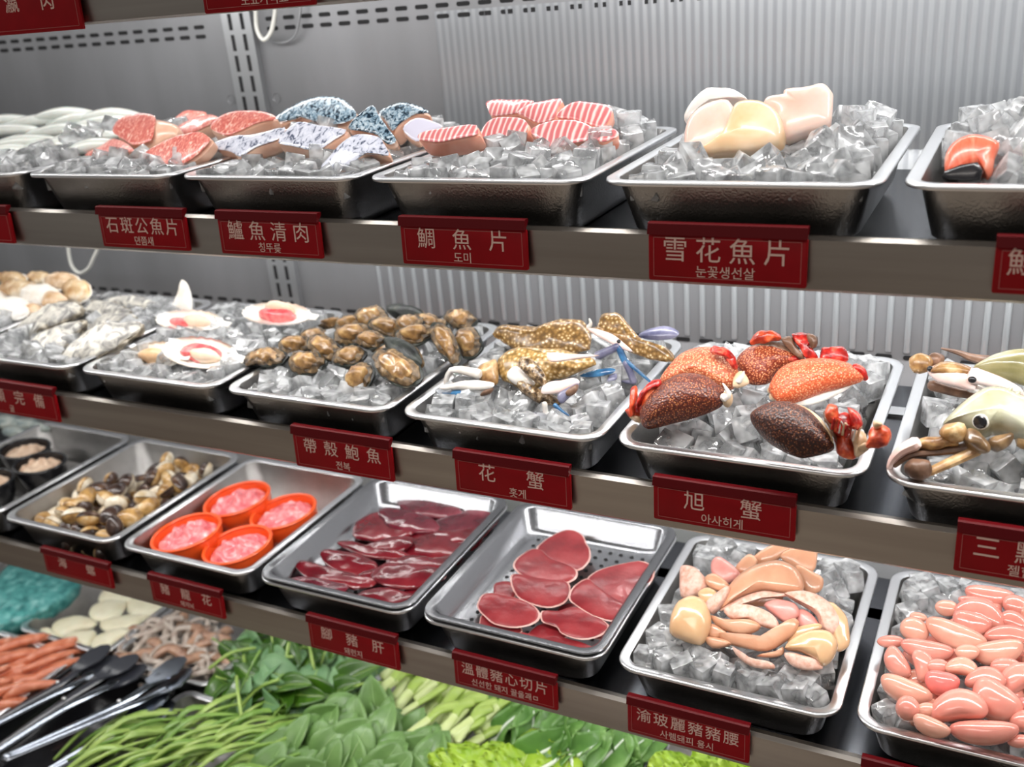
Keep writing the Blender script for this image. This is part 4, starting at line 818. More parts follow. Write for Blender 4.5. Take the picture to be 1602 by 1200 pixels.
# cut pink offal
CC = (960, 830, 3.243)
TM = [  # (outline, lift, up, dn, normal, material, wedge label)
 ([(700, 140), (820, 65), (885, 65), (890, 100), (820, 150), (720, 180)], .05, .006, .012, (-.2, -.9, 1), M_tum, 'flat flap at the top back'),
 ([(840, 130), (930, 80), (1020, 85), (1035, 130), (1010, 210), (920, 190)], .052, .006, .012, (.2, -.9, 1), M_tum, 'angular flap at the back right'),
 ([(610, 210), (680, 120), (730, 150), (690, 220)], .045, .006, .01, (-.2, -.8, 1), M_tum, 'small flap at the back left'),
 ([(500, 160), (540, 135), (610, 180), (640, 230), (560, 270), (500, 230)], .042, .008, .01, (-.3, -.8, 1), M_tum3, 'rosy fold at the back left'),
 ([(920, 180), (1010, 210), (1065, 250), (1045, 310), (970, 310)], .045, .008, .012, (.3, -.8, 1), M_tum, 'fold right of the big dome'),
 ([(340, 210), (360, 180), (420, 190), (470, 250), (475, 295), (420, 335), (345, 340)], .036, .012, .014, (-.3, -.9, 1), M_tumcut, 'whitish lump at the left'),
 ([(430, 320), (480, 290), (530, 320), (510, 370), (450, 370)], .036, .009, .01, (-.2, -.8, 1), M_tum2, 'small cream lump behind the left egg shape'),
 ([(465, 240), (520, 220), (590, 280), (550, 310), (480, 285)], .044, .008, .01, (-.2, -.8, 1), M_tum, 'small fold left of the big dome'),
 ([(470, 370), (580, 280), (580, 330), (500, 425)], .042, .007, .008, (-.4, -.8, 1), M_tumcut, 'narrow cut wedge left of the big dome'),
 ([(1090, 360), (1170, 420), (1192, 500), (1190, 590), (1130, 610), (1100, 500)], .032, .008, .012, (.4, -.9, 1), M_tum2, 'curved slice along the right side'),
 ([(460, 545), (540, 545), (600, 580), (500, 595)], .02, .006, .008, (0, -.8, 1), M_tum, 'sliver at the front left'),
 ([(480, 480), (530, 480), (580, 530), (490, 545)], .026, .006, .008, (0, -.8, 1), M_tum, 'small piece right of the left egg shape'),
 ([(650, 345), (760, 320), (860, 335), (800, 380), (680, 380)], .03, .004, .01, (0, -.9, 1), M_tum, 'piece in the shade under the big dome'),
 ([(940, 400), (1000, 420), (1050, 500), (960, 500), (930, 450)], .034, .006, .01, (.2, -.9, 1), M_tum3, 'rosy piece inside the right crescent'),
 ([(600, 585), (680, 640), (800, 670), (815, 705), (720, 695), (640, 655)], .022, .005, .008, (.1, -1, 1), M_tumcut, 'long cut wedge at the very front'),
 ([(720, 640), (820, 610), (860, 590), (860, 630), (800, 645)], .024, .005, .008, (.1, -1, 1), M_tum, 'small slice at the front centre'),
 ([(530, 520), (620, 550), (740, 560), (860, 480), (920, 445), (940, 480), (880, 560), (780, 612), (640, 595), (560, 565)], .03, .009, .010, (.1, -1, 1), M_tum, 'long curved slice at the front'),
 ([(495, 430), (560, 450), (690, 450), (748, 490), (680, 530), (580, 515), (510, 475)], .036, .008, .009, (0, -1, 1), M_tum, 'curved slice left of the centre'),
 ([(880, 560), (930, 490), (1040, 470), (1050, 500), (960, 510), (900, 590)], .034, .006, .008, (.1, -.9, 1), M_tum2, 'thin curved slice behind the right egg shape'),
 ([(555, 400), (640, 375), (740, 390), (820, 440), (842, 505), (760, 490), (680, 450), (600, 455)], .043, .009, .010, (.1, -1, 1), M_tumcut, 'pale crescent under the big dome'),
 ([(760, 380), (830, 350), (920, 370), (945, 430), (880, 465), (830, 445)], .043, .010, .010, (.1, -1, 1), M_tum3, 'rosy lump in the centre'),
 ([(865, 320), (960, 305), (1060, 340), (1140, 420), (1162, 500), (1110, 535), (1060, 500), (1035, 430), (960, 370)], .046, .010, .012, (.3, -.9, 1), M_tumcut, 'large crescent with a pale cut face at the right'),
 ([(868, 620), (960, 630), (1040, 655), (1060, 705), (960, 705), (890, 680)], .026, .005, .008, (.1, -1.1, 1), M_tumcut, 'lower lip of the right egg shape'),
 ([(865, 600), (920, 540), (1020, 503), (1100, 518), (1138, 580), (1115, 655), (1060, 692), (1030, 660), (950, 625)], .036, .016, .012, (.1, -1, 1), M_tum2, 'split egg shape at the front right'),
 ([(285, 500), (300, 420), (340, 360), (400, 333), (460, 358), (492, 440), (482, 520), (440, 582), (360, 562), (300, 538)], .034, .019, .014, (-.1, -1, 1), M_tum2, 'whole cream egg shape at the left'),
 ([(540, 402), (575, 300), (640, 225), (720, 178), (830, 153), (920, 185), (964, 260), (952, 312), (860, 325), (760, 315), (650, 345), (580, 385)], .054, .020, .012, (0, -.8, 1), M_tum, 'largest dome on top of the heap')]
for P, lift, up, dn, n, mt, lb in TM:
    Q = crop(P, *CC)
    if 'dome' in lb and 'largest' in lb:
        thing('offal_piece', [('body', slab(Q, up, dn, n, z=RIM3+lift, pu=2, pd=3, rings=7), M_tum), ('cut_face', slab(crop([(545, 398), (650, 338), (760, 306), (860, 318), (950, 305), (945, 322), (860, 336), (760, 330), (660, 362), (560, 405)], *CC), .004, .006, (0, -1.1, 1), z=RIM3+lift-.004, rings=4), M_tumcut, 'pale cut edge')], 'cut pink offal, '+lb, 'offal', 'cut pink offal')
    else: one('offal_piece', slab(Q, up, dn, n, z=RIM3+lift, pu=2.6, pd=2.5, rings=6, nz=.0012), mt, 'cut pink offal, '+lb, 'offal', 'cut pink offal')
# kidneys
KD = [(745, 398, 225, 100, .15), (545, 455, 110, 70, .15), (680, 430, 160, 60, .15), (870, 445, 130, 90, .4), (410, 497, 80, 42, .2), (700, 490, 240, 120, .35), (860, 525, 140, 95, .6), (390, 560, 135, 110, .5), (660, 525, 180, 110, .3), (840, 590, 230, 85, .1), (585, 580, 290, 120, .38), (280, 612, 120, 56, 0),
      (450, 650, 240, 96, .18), (640, 662, 110, 70, 0), (310, 712, 160, 100, 1.0), (425, 725, 150, 96, 1.35), (785, 660, 235, 120, -.15), (820, 732, 140, 82, .05), (500, 728, 100, 66, 0), (615, 738, 150, 84, .15), (520, 805, 160, 116, .2), (725, 792, 185, 100, .0), (350, 840, 245, 116, .4), (880, 795, 200, 130, -.5), (360, 925, 116, 104, .8), (450, 935, 100, 70, 0),
      (775, 890, 250, 175, .6), (600, 930, 262, 150, -.08), (470, 1010, 180, 90, .42), (905, 985, 130, 96, 0), (720, 1035, 310, 118, .02), (900, 910, 70, 70, 0), (895, 1080, 130, 60, 0), (960, 560, 150, 100, .3), (980, 700, 160, 110, -.2), (1000, 830, 160, 110, .3), (1010, 970, 170, 110, 0), (940, 470, 130, 90, .2), (1020, 600, 120, 90, 0)]
KL = {10: 'longest kidney, lying diagonally near the middle', 26: 'fat kidney leaning at the front right', 27: 'plump kidney with red blotches near the front', 30: 'widest kidney along the front edge', 20: 'reddish torn kidney in the centre front', 16: 'bent kidney with a ragged notch at the right', 0: 'rearmost kidney against the ice', 22: 'kidney at the left edge above the front ice', 24: 'short round kidney at the front left', 11: 'small pale kidney end at the far left'}
rk = random.Random(5); NK = len(KD)
KD = [(cx, cy, L*1.07, Wd*1.1, a) for cx, cy, L, Wd, a in KD]+[(rk.uniform(400, 960), rk.uniform(480, 960), 180, 110, rk.uniform(-.6, .8)) for _ in range(22)]
for i, (cx, cy, L, Wd, a) in enumerate(KD):
    P = []
    for j in range(16):
        t = 2*math.pi*j/16; r = 1-.16*max(0, math.cos(t-math.pi/2))**3*(1 if L > 140 else 0)
        x, y = L/2*math.cos(t)*(1-.06*math.sin(t)), Wd/2*math.sin(t)*r+(.20 if i % 2 else -.16)*Wd*(math.cos(t)**2-.5)*(1 if L > 150 else 0)
        P.append((1300+(cx+x*math.cos(a)-y*math.sin(a))/3, 800+(cy+x*math.sin(a)+y*math.cos(a))/3))
    z = RIM3+.018+.022*math.exp(-(((cx-640)/330)**2+((cy-760)/330)**2))+.0006*(i % 5)-(.022 if i >= NK else 0)
    h = Wd/3/1558*1.12*.42
    one('kidney', slab(P, h, h*.9, (0, -.9, 1), z=z, m=2, rings=6), [M_kid, M_kid2, M_kid][i % 3] if i not in (20, 31) else M_kid3, KL.get(i, 'glossy pink kidney in the heap'), 'kidney', 'kidneys heaped on ice')
# bowls
def bowl(c, w, mat, fill, label, z0, h=.05, asp=.86, fz=.012, nm='bowl', flabel='', fgroup=None, fcat='offal', fname='brain_portion', grp=None, rim=.003, tl=0):
    zr = z0+h; p = on(*c, zr); r = w/2/1558*((p-CAM).dot(CF)); p.y = max(p.y, .905+.02+r*asp); i_ = 4 if mat is M_orange else 6; p.x = min(max(p.x, tx(3, i_)+.018+r), tx(3, i_)+TW-.018-r); ox, oy = h*math.sin(R_(tl)), h*math.sin(R_(tl*.7)); p.x += ox; p.y += oy; rt = Matrix.Rotation(R_(-tl), 3, 'Y') @ Matrix.Rotation(R_(tl*.7), 3, 'X')
    prof = [(.0005, .0005), (r*.55, .0), (r*.72, .004), (r*.93, h*.55), (r*.99, h*.8), (r*1.0, h-.002), (r*1.0, h), (r*.965, h), (r*.955, h-.003), (r*.9, h*.55), (r*.68, .008), (.0005, .006)]
    ring = [(r*.985+.0032*math.cos(a), h+.0026*math.sin(a)) for a in [q*math.pi/4 for q in range(9)]]
    thing(nm, [('body', move(lathe(prof, 40, 1, asp), (p.x, p.y, z0+r*tl*.01), rt), mat), ('rim', move(lathe(ring[::-1], 40, 1, asp), (p.x, p.y, z0+r*tl*.01), rt), mat)], label, 'bowl', grp, 50)
    V = []; F = []; n = 48; R = 16
    for k in range(R+1):
        for j in range(n):
            t = 2*math.pi*j/n; s = k/R*.9; q = Vector((r*s*math.cos(t), r*s*asp*math.sin(t), 0))
            zz = h-.012+fz*(1-(k/R)**2)+.018*abs(noise.noise(Vector((q.x*55, q.y*55, c[0]))))*(1-(k/R)**4)-(.0 if k < R else .006)
            V.append(Vector((p.x, p.y, z0+r*tl*.01))+rt @ Vector((q.x, q.y, zz)))
    b = len(V)
    for j in range(n):
        t = 2*math.pi*j/n; V.append(Vector((p.x, p.y, z0+r*tl*.01))+rt @ Vector((r*.6*math.cos(t), r*.6*asp*math.sin(t), .012)))
    for k in range(R):
        for j in range(n): F.append((k*n+j, k*n+(j+1) % n, (k+1)*n+(j+1) % n, (k+1)*n+j))
    for j in range(n): F.append((R*n+j, R*n+(j+1) % n, b+(j+1) % n, b+j))
    F.append(tuple(range(b, b+n))[::-1])
    one(fname, (V, [f[::-1] for f in F]), fill, flabel, fcat, fgroup, 180)
F3 = RIM3-.063
for c, w, lb in (((371, 783), 108, 'at the back left'), ((458, 806), 108, 'at the right'), ((267, 836), 114, 'at the front left'), ((361, 863), 114, 'at the front')):
    bowl(c, w, M_orange, M_mince, 'orange plastic bowl %s of its tray' % lb, F3, h=.056, asp=.92, tl=7, flabel='pink wrinkled brain in the orange bowl %s' % lb, fgroup='pink portions in orange bowls', grp='orange bowls')
for c, w, lb in (((62, 724), 84, 'beside the brown clams'), ((20, 698), 80, 'behind the other two'), ((-22, 752), 88, 'nearest the left edge')):
    bowl(c, w, M_black, M_film, 'black bowl of tan meat %s' % lb, F3, h=.058, fz=.006, flabel='tan minced meat in the black bowl %s' % lb, fgroup='tan portions in black bowls', grp='black bowls', fname='meat_portion', fcat='meat')
for i, (c, w) in enumerate((((10, 660), 50), ((42, 664), 46), ((25, 676), 44), ((62, 670), 34))):
    P = [(c[0]+w/2*math.cos(t), c[1]+w*.2*math.sin(t)) for t in [j*math.pi/5 for j in range(10)]]
    one('shellfish', slab(P, .012, .01, (0, -.5, 1), z=RIM3-.01, nz=.003, seed=i), M_tealf, 'grey-teal shellfish behind the black bowls', 'shellfish', 'grey shellfish behind the black bowls')
# clams
def clam_proto(i, m1, m2):
    a = [(.021*math.cos(t), .016*math.sin(t)*(1+.12*math.cos(t))) for t in [j*math.pi/7 for j in range(14)]]
    r = link('clam', None)
    link('upper_valve', mesh('upper_valve', pillow(a, .0125, .0006, 2, 2, rings=4), m1, 60), r, (0, 0, .0008))
    link('lower_valve', mesh('lower_valve', pillow(a, .0006, .0125, 2, 2, rings=4), m2, 60), r, (0, 0, -.0008))
    return r
protos = [clam_proto(0, M_clamt, M_clamd), clam_proto(1, M_clamd, M_clamw), clam_proto(2, M_clamw, M_clamt), clam_proto(3, M_clamt, M_clamw), clam_proto(4, M_clamd, M_clamt)]
used = [0]*5
rc = random.Random(11)
poly = [(42, 812), (80, 772), (105, 735), (135, 712), (180, 716), (220, 690), (300, 692), (352, 706), (384, 724), (340, 755), (270, 790), (205, 838), (185, 850), (120, 838), (60, 828)]
def inpoly(x, y, P):
    c = False
    for i in range(len(P)):
        (x1, y1), (x2, y2) = P[i], P[i-1]
        if (y1 > y) != (y2 > y) and x < (x2-x1)*(y-y1)/(y2-y1)+x1: c = not c
    return c
spots = []
for lay, (zz, stp) in enumerate(((-.044, .040), (-.026, .031), (-.008, .034))):
    y = .943+.008*lay
    while y < 1.20-.008*lay:
        x = tx(3, 5)+.036+.004*lay+rc.uniform(0, .01)
        while x < tx(3, 5)+TW-.034-.004*lay:
            u, v = (x-tx(3, 5))/TW, (y-.905)/TD
            if not (v > .5 and u < .26+.2*(v-.5)) and not (lay == 2 and rc.random() < .35): spots.append((x+rc.uniform(-.006, .006), y+rc.uniform(-.006, .006), zz))
            x += stp
        y += stp*.9
for x, y, zz in spots:
    k = rc.randrange(5); o = protos[k] if not used[k] else copy_tree(protos[k]); used[k] = 1
    o.location = (x, y, RIM3+zz); o.rotation_euler = (rc.gauss(0, .7)-.3, rc.gauss(0, .6), rc.uniform(0, 6.3)); s = rc.uniform(.8, 1.15); o.scale = (s, s, s)
    tag(o, ['tan clam with a dark underside', 'dark clam with a white underside', 'whitish clam with a tan underside', 'tan clam with a white underside', 'dark clam with a tan underside'][k]+' in the clam tray', 'clam', 'brown clams')

def bed3(u, v): return .0+.006*sm(.1, .4, v)
ice_bed(3, 1, lambda u, v: .002+.012*sm(.25, .05, v)+.010*sm(.6, .95, v), [(tx(3, 1)+.13, 1.08, .10)], 'the cut pink offal', 50, drop=.02)
ice_bed(3, 0, lambda u, v: .0+.010*sm(.2, .05, u)+.016*sm(.6, .95, v), [(tx(3, 0)+.145, 1.07, .115)], 'the kidneys', 30, drop=.02)

# ------------------------------------------------------------------ bottom well: vegetables and more trays
BN = ['the teal jelly', 'the white oval pieces', 'the cut squid', 'the dark spinach', 'the pale stalks', 'the bok choy', 'the right-hand lettuce']
FN = ['the orange strips', 'the tongs', 'the long green stems', 'the round leaves', 'the frilly lettuce', 'the last lettuce']
BX = [-2.077+.2725*i for i in range(7)]
FX = [-1.855+.2725*i for i in range(6)]
FY = BY-.014-TD
for x, c in zip(BX, BN): tray(x, BY, BRIM, 'steel tray with %s in the bottom well, back row' % c)
for x, c in zip(FX, FN):
    t = tray(x, FY, BRIM, ('black tray' if 'tongs' in c else 'steel tray')+' with %s in the bottom well, front row' % c)
    if 'tongs' in c:
        for o in t.children: o.material_slots[0].link = 'OBJECT'; o.material_slots[0].material = M_black
M_teal = pm('teal_jelly', [(s2l(44, 116, 116), .3), (s2l(90, 168, 164), .55), (s2l(140, 200, 196), .75)], 55, rough=.3, coat=.4, bump=.4, bscale=80)
M_cream = pm('cream_pieces', [(s2l(222, 214, 180), .3), (s2l(238, 234, 208), .6)], 20, rough=.4, coat=.1, sss=.1)
M_sqg = pm('grey_squid', [(s2l(150, 128, 116), .3), (s2l(196, 184, 172), .6)], 40, rough=.25, coat=.5)
M_sqb = pm('brown_squid', [(s2l(132, 96, 78), .3), (s2l(186, 146, 120), .6)], 40, rough=.25, coat=.5)
M_strip = pm('orange_strip', [(s2l(190, 94, 58), .3), (s2l(220, 134, 100), .55), (s2l(240, 190, 168), .75)], 40, rough=.3, coat=.4)
M_tong = pm('tong_steel', s2l(150, 156, 166), rough=.2, metal=1)
M_tongd = pm('tong_black', s2l(44, 46, 54), rough=.3, coat=.4)
M_spin = pm('spinach_green', [(s2l(32, 66, 12), .3), (s2l(60, 100, 20), .55), (s2l(100, 138, 42), .78)], 24, rough=.34, coat=.35, bump=.2, bscale=70)
M_spin2 = pm('spinach_pale_back', [(s2l(84, 128, 84), .3), (s2l(124, 160, 112), .65)], 24, rough=.45, bump=.2, bscale=70)
M_stem = pm('pale_green_stem', [(s2l(120, 156, 62), .3), (s2l(170, 194, 106), .65)], 20, rough=.35, coat=.2, stretch=(1, 1, .2))
M_stem2 = pm('mid_green_stem', [(s2l(86, 128, 44), .3), (s2l(132, 168, 76), .65)], 20, rough=.35, coat=.2)
M_stalk = pm('stalk_green', [(s2l(138, 168, 62), .3), (s2l(172, 196, 100), .65)], 20, rough=.35, coat=.2)
M_stalkw = pm('stalk_white', [(s2l(184, 202, 118), .3), (s2l(212, 222, 166), .65)], 20, rough=.35, coat=.2)
M_pea = pm('round_leaf_green', [(s2l(80, 118, 56), .3), (s2l(110, 146, 80), .55), (s2l(140, 172, 106), .78)], 22, rough=.42, coat=.1, bump=.2, bscale=60)
M_vein = pm('leaf_vein', s2l(160, 190, 128), rough=.45)
M_bok = pm('bok_choy_green', [(s2l(58, 102, 40), .3), (s2l(98, 142, 66), .55), (s2l(148, 182, 108), .78)], 18, rough=.4, coat=.15, bump=.3, bscale=50)
M_bokw = pm('bok_choy_rib', s2l(232, 238, 224), rough=.35, coat=.2)
M_let = pm('lettuce_yellow_green', [(s2l(122, 164, 30), .3), (s2l(158, 190, 56), .55), (s2l(186, 208, 96), .78)], 20, rough=.4, coat=.15, bump=.3, bscale=50)
rv = random.Random(21)
# teal
P = [(-40, 985), (-20, 930), (20, 885), (80, 888), (128, 908), (90, 945), (45, 968), (20, 976)]
one('jelly_heap', slab(P, .02, .05, (0, 0, 1), z=BRIM+.004, pu=2.5, pd=3, rings=8, m=6, nz=.006, ns=60), M_teal, 'lumpy teal jelly filling the tray at the left end', 'jelly', kind='stuff')
WC = [[(430, 640), (520, 580), (680, 560), (810, 600), (780, 650), (620, 690), (520, 740), (450, 700)], [(530, 760), (600, 700), (780, 680), (800, 740), (720, 820), (600, 800)], [(760, 820), (800, 730), (1000, 660), (1100, 680), (1000, 760), (860, 850), (800, 870)], [(330, 690), (380, 660), (440, 680), (500, 740), (420, 740)],
      [(740, 550), (780, 480), (900, 420), (1050, 430), (1000, 560), (830, 600)], [(820, 420), (860, 360), (960, 320), (1100, 350), (1080, 430), (900, 440)], [(1040, 440), (1150, 370), (1300, 410), (1420, 480), (1250, 560), (1080, 540)], [(830, 620), (1000, 560), (1240, 550), (1200, 620), (1100, 680), (900, 690)]]
WL = ['left of the middle', 'front middle', 'front right, longest', 'small one at the left', 'in the middle with a brown mark', 'at the back', 'at the back right', 'right of the middle']
for i, P in enumerate(WC): one('white_piece', slab(crop(P, 0, 860, 5.34), .010, .014, (0, -.1, 1), z=BRIM-.022+.004*(i % 3), pu=2.4, nz=.002, seed=i), M_cream, 'creamy white oval piece, '+WL[i], 'food piece', 'creamy white oval pieces')
sqp = [(185, 1042), (215, 1000), (235, 962), (280, 965), (330, 985), (362, 1000), (350, 1040), (330, 1062), (290, 1066), (240, 1058)]
k = 0
while k < 60:
    x, y = rv.uniform(180, 365), rv.uniform(960, 1068)
    if not inpoly(x, y, sqp): continue
    p = on(x, y, BRIM-.03+.028*rv.random()); a = rv.uniform(0, 6.3); L = rv.uniform(.025, .045)
    d = Vector((math.cos(a), math.sin(a), 0)); e = Vector((-d.y, d.x, 0))*rv.uniform(-.03, .03)
    r = rv.choice((.0055, .007, .009, .013)); one('squid_ring', tube(curve([p-d*L, p+e+Vector((0, 0, .012)), p+d*L], 5), lambda t: r*(1-.4*t), .8, 8), M_sqb if r > .0125 else M_sqg, 'thick brown squid piece among the grey ones' if r > .0125 else 'thin grey squid strip in its tray', 'squid', 'cut squid in the bottom well', smooth=180); k += 1
# orange strips
sp = [(-30, 1010), (20, 1000), (60, 1008), (112, 1034), (80, 1066), (40, 1090), (-10, 1120), (-60, 1100)]; k = 0
while k < 42:
    x, y = rv.uniform(-60, 115), rv.uniform(1000, 1115)
    if not inpoly(x, y, sp): continue
    p = on(x, y, BRIM-.03+.03*rv.random()); d = Vector((.8+rv.uniform(-.3, .3), 1, rv.uniform(-.15, .15))).normalized()*.05
    r = rv.uniform(.009, .014); one('orange_strip', tube(curve([p-d, p+Vector((rv.uniform(-.01, .01), 0, .008)), p+d], 5), lambda t: r*(.55+.45*math.sin(math.pi*t)), .75, 9), M_strip, 'orange-brown seafood strip piled in the corner tray', 'seafood', 'orange seafood strips', smooth=180); k += 1
# tongs
def tongs(head, hinge, end, spread, label, zz, dark):
    a, b, c = on(*head, zz+.012), on(*hinge, zz+.012), on(*end, zz)
    side = (c-a).cross(Vector((0, 0, 1))).normalized(); parts = []
    for s in (-1, 1):
        o = side*spread*s
        parts.append(('arm', tube(curve([a+o+Vector((0, 0, .006*s)), b+o*.8, c+o*.25], 6), lambda t: .0105*(1-.35*t), .35, 10), M_tongd if (dark and s > 0) else M_tong))
        d = (a-b).normalized(); q = side
        U = [a+o+Vector((0, 0, .006*s))+d*(.055*u)+q*(.024*v*(1+.12*math.cos(6*math.pi*u))) for u, v in ((-.5, -.35), (0, -.8), (.4, -1), (.8, -.8), (1, -.2), (1, .2), (.8, .8), (.4, 1), (0, .8), (-.5, .35))]
        V = U+[u+Vector((0, 0, .003)) for u in U]; n = len(U)
        parts.append(('head', (V, [tuple(range(n)), tuple(range(2*n-1, n-1, -1))]+[(i, n+i, n+(i+1) % n, (i+1) % n) for i in range(n)]), M_tongd if dark else M_tong))
    parts.append(('hinge', ellipsoid(c, (.009, .009, .006)), M_tong)); parts.append(('rivet', ellipsoid(b+side*spread*.8+Vector((0, 0, .006)), (.004, .004, .003)), M_rim))
    thing('tongs', parts, label, 'tongs', 'serving tongs')
tongs((140, 1045), (95, 1075), (-40, 1150), .014, 'black-armed tongs beside the orange strips', BRIM+.006, True)
tongs((180, 1058), (105, 1100), (-30, 1190), .012, 'black-headed tongs with a bright rivet in the middle', BRIM+.016, True)
tongs((255, 1065), (190, 1105), (10, 1185), .012, 'steel tongs lying across the tray', BRIM+.02, False)
tongs((225, 1118), (180, 1145), (60, 1215), .010, 'steel tongs next to the long green stems', BRIM+.0, False)

# leaves
def leaf_vf(L, Wd, fold=.2, curl=1.0, ruff=0, tip=1.0, th=.0006, nf=0, nl=9, nw=6):
    V = []; F = []
    for side in (0, 1):
        for i in range(nl+1):
            t = i/nl; w = Wd/2*(math.sin(math.pi*min(1, .06+t*.94))**.65)*(1-.25*t*tip)
            for j in range(nw+1):
                s = j/nw*2-1; x = s*w; y = L*t
                zz = fold*abs(x)-curl*((t-.35)**2)*L*.6+ruff*abs(s)**2*math.sin(t*nf+s*2)*L*.5
                V.append(Vector((x, y, zz-side*th)))
    m = (nl+1)*(nw+1)
    for i in range(nl):
        for j in range(nw):
            a = i*(nw+1)+j; q = (a, a+1, a+nw+2, a+nw+1); F.append(q); F.append(tuple(x+m for x in q[::-1]))
    ring = [j for j in range(nw+1)]+[i*(nw+1)+nw for i in range(1, nl+1)]+[nl*(nw+1)+j for j in range(nw-1, -1, -1)]+[i*(nw+1) for i in range(nl-1, 0, -1)]
    for i in range(len(ring)):
        a, b = ring[i], ring[(i+1) % len(ring)]; F.append((b, a, a+m, b+m))
    return V, F
def leaf_proto(name, L, Wd, mat, ribm, rib=.0015, ribend=.9, stem=.02, **kw):
    r = link(name, mesh(name, leaf_vf(L, Wd, **kw), mat, 180)); c = kw.get('curl', 1)
    pts = [Vector((0, -stem, -c*.1225*L*.6-.0005))]+[Vector((0, L*t, -c*((t-.35)**2)*L*.6+.0002)) for t in (0, .25, .5, .75, ribend)]
    link('midrib', mesh('midrib', tube(curve(pts, 3), lambda t: rib*(1.1-t), .7, 6), ribm, 180), r); return r
def heap(protos, n, region, zlo, zhi, label, cat, group, seed, face=(-.1, -.5, 1), jit=.6, yaw=None, sc_=(.8, 1.2), bulge=None):
    rr = random.Random(seed); used = [False]*len(protos); k = 0
    xs = [p[0] for p in region]; ys = [p[1] for p in region]
    while k < n:
        x, y = rr.uniform(min(xs), max(xs)), rr.uniform(min(ys), max(ys))
        if not inpoly(x, y, region): continue
        i = rr.randrange(len(protos)); o = protos[i] if not used[i] else copy_tree(protos[i]); used[i] = True
        c = cen(region); q = 1-min(1, math.hypot((x-c[0])/(max(xs)-min(xs))*2, (y-c[1])/(max(ys)-min(ys))*2)); 
        p = on(x, y, zlo+(zhi-zlo)*(.35*rr.random()+.65*q))
        nrm = (Vector(face)+Vector([rr.gauss(0, jit) for _ in range(3)])*.6).normalized()
        if nrm.z < .05: nrm.z = .3; nrm.normalize()
        yw = rr.uniform(0, 6.28) if yaw is None else yaw+rr.gauss(0, .35)
        d = Vector((math.cos(yw), math.sin(yw), 0)); d = (d-nrm*d.dot(nrm)).normalized(); e = d.cross(nrm)
        s = rr.uniform(*sc_); Mx = Matrix((e, d, nrm)).transposed()
        o.rotation_euler = Mx.to_euler(); o.scale = (s, s, s); o.location = p-d*.03*s
        tag(o, label if isinstance(label, str) else label[i], cat, group); k += 1
reg = [(338, 1040), (352, 1012), (395, 990), (450, 998), (520, 1012), (620, 1048), (570, 1085), (530, 1098), (450, 1098), (400, 1110), (352, 1085)]
heap([leaf_proto('spinach_leaf', .075, .052, M_spin, M_stem2, fold=.35, curl=1.2), leaf_proto('spinach_leaf', .085, .048, M_spin, M_stem, fold=.5, curl=.6, stem=.04), leaf_proto('spinach_leaf', .07, .055, M_spin2, M_stem, fold=.3, curl=1.6), leaf_proto('spinach_leaf', .09, .05, M_spin, M_stem2, fold=-.4, curl=-.8)],
     62, reg, BRIM-.01, BRIM+.055, ['dark green cupped spinach leaf in the heap', 'dark green folded spinach leaf with a long pale stem', 'spinach leaf showing its grey-green back', 'dark green arched spinach leaf in the heap'], 'leaf', 'spinach leaves', 31, sc_=(.95, 1.45))
for i in range(9):
    x, y = rv.uniform(350, 590), rv.uniform(1010, 1090); p = on(x, y, BRIM+.03); d = Vector((rv.uniform(-1, 1), rv.uniform(-.2, 1), rv.uniform(-.1, .4))).normalized()*.045
    one('spinach_sprig', tube(curve([p-d, p+Vector((0, 0, .012)), p+d], 5), .0032, 1, 7), M_stem, 'loose pale leafless spinach sprig among the dark leaves', 'sprig', 'loose spinach sprigs', smooth=180)
# long green stems
for i in range(118):
    x, y = rv.uniform(150, 445), rv.uniform(1100, 1240)
    if y < 1128-(x-185)*.12 and x < 330: y += 30
    z = BRIM-.005+.035*rv.random(); p = on(x, y, z); d = Vector((.85+rv.uniform(-.45, .25), 1, 0)).normalized()*rv.uniform(.05, .085)
    s = Vector((d.y, -d.x, 0))*rv.uniform(-.25, .25); w = rv.choice((.0034, .004, .0058, .0075)); fl = .9 if w < .005 else .35
    one('green_stem', tube(curve([p-d-Vector((0, 0, .015)), p+s+Vector((0, 0, .012)), p+d-Vector((0, 0, .012))], 6), lambda t: w*(.35+.65*math.sin(math.pi*(.12+.8*t))), fl, 8), rv.choice((M_stem, M_stem, M_stem2)), 'flat leaf-like green stem in the long stem tray' if w > .005 else 'thin round green stem in the long stem tray', 'stem', 'long green stems', smooth=180)
# pale stalks
reg = [(600, 1080), (612, 1048), (650, 1050), (700, 1068), (775, 1095), (790, 1110), (760, 1140), (730, 1172), (690, 1170), (660, 1140), (640, 1120)]
k = 0
while k < 60:
    x, y = rv.uniform(598, 790), rv.uniform(1045, 1176)
    if not inpoly(x, y, reg): continue
    p = on(x, y, BRIM-.012+.05*rv.random()); d = Vector((.45+rv.uniform(-.3, .3), 1, .25)).normalized(); L = rv.uniform(.05, .075); r = rv.uniform(.007, .0115)
    a, m_, b = p-d*.022, p+d*.018, p+d*L
    s = Vector((rv.uniform(-.012, .012), 0, .006))
    thing('pale_stalk', [('stalk_base', tube(curve([a, (a+m_)/2+s*.3, m_+s*.5], 4), lambda t: r*(1.1-.2*t), .7, 9), M_stalkw), ('stalk_top', tube(curve([m_+s*.5, (m_+b)/2+s, b], 4), lambda t: r*(.9+.3*t), .6, 9), M_stalk)], 'pale green vegetable stalk with a whitish cut end', 'stalk', 'pale green stalks', 180); k += 1
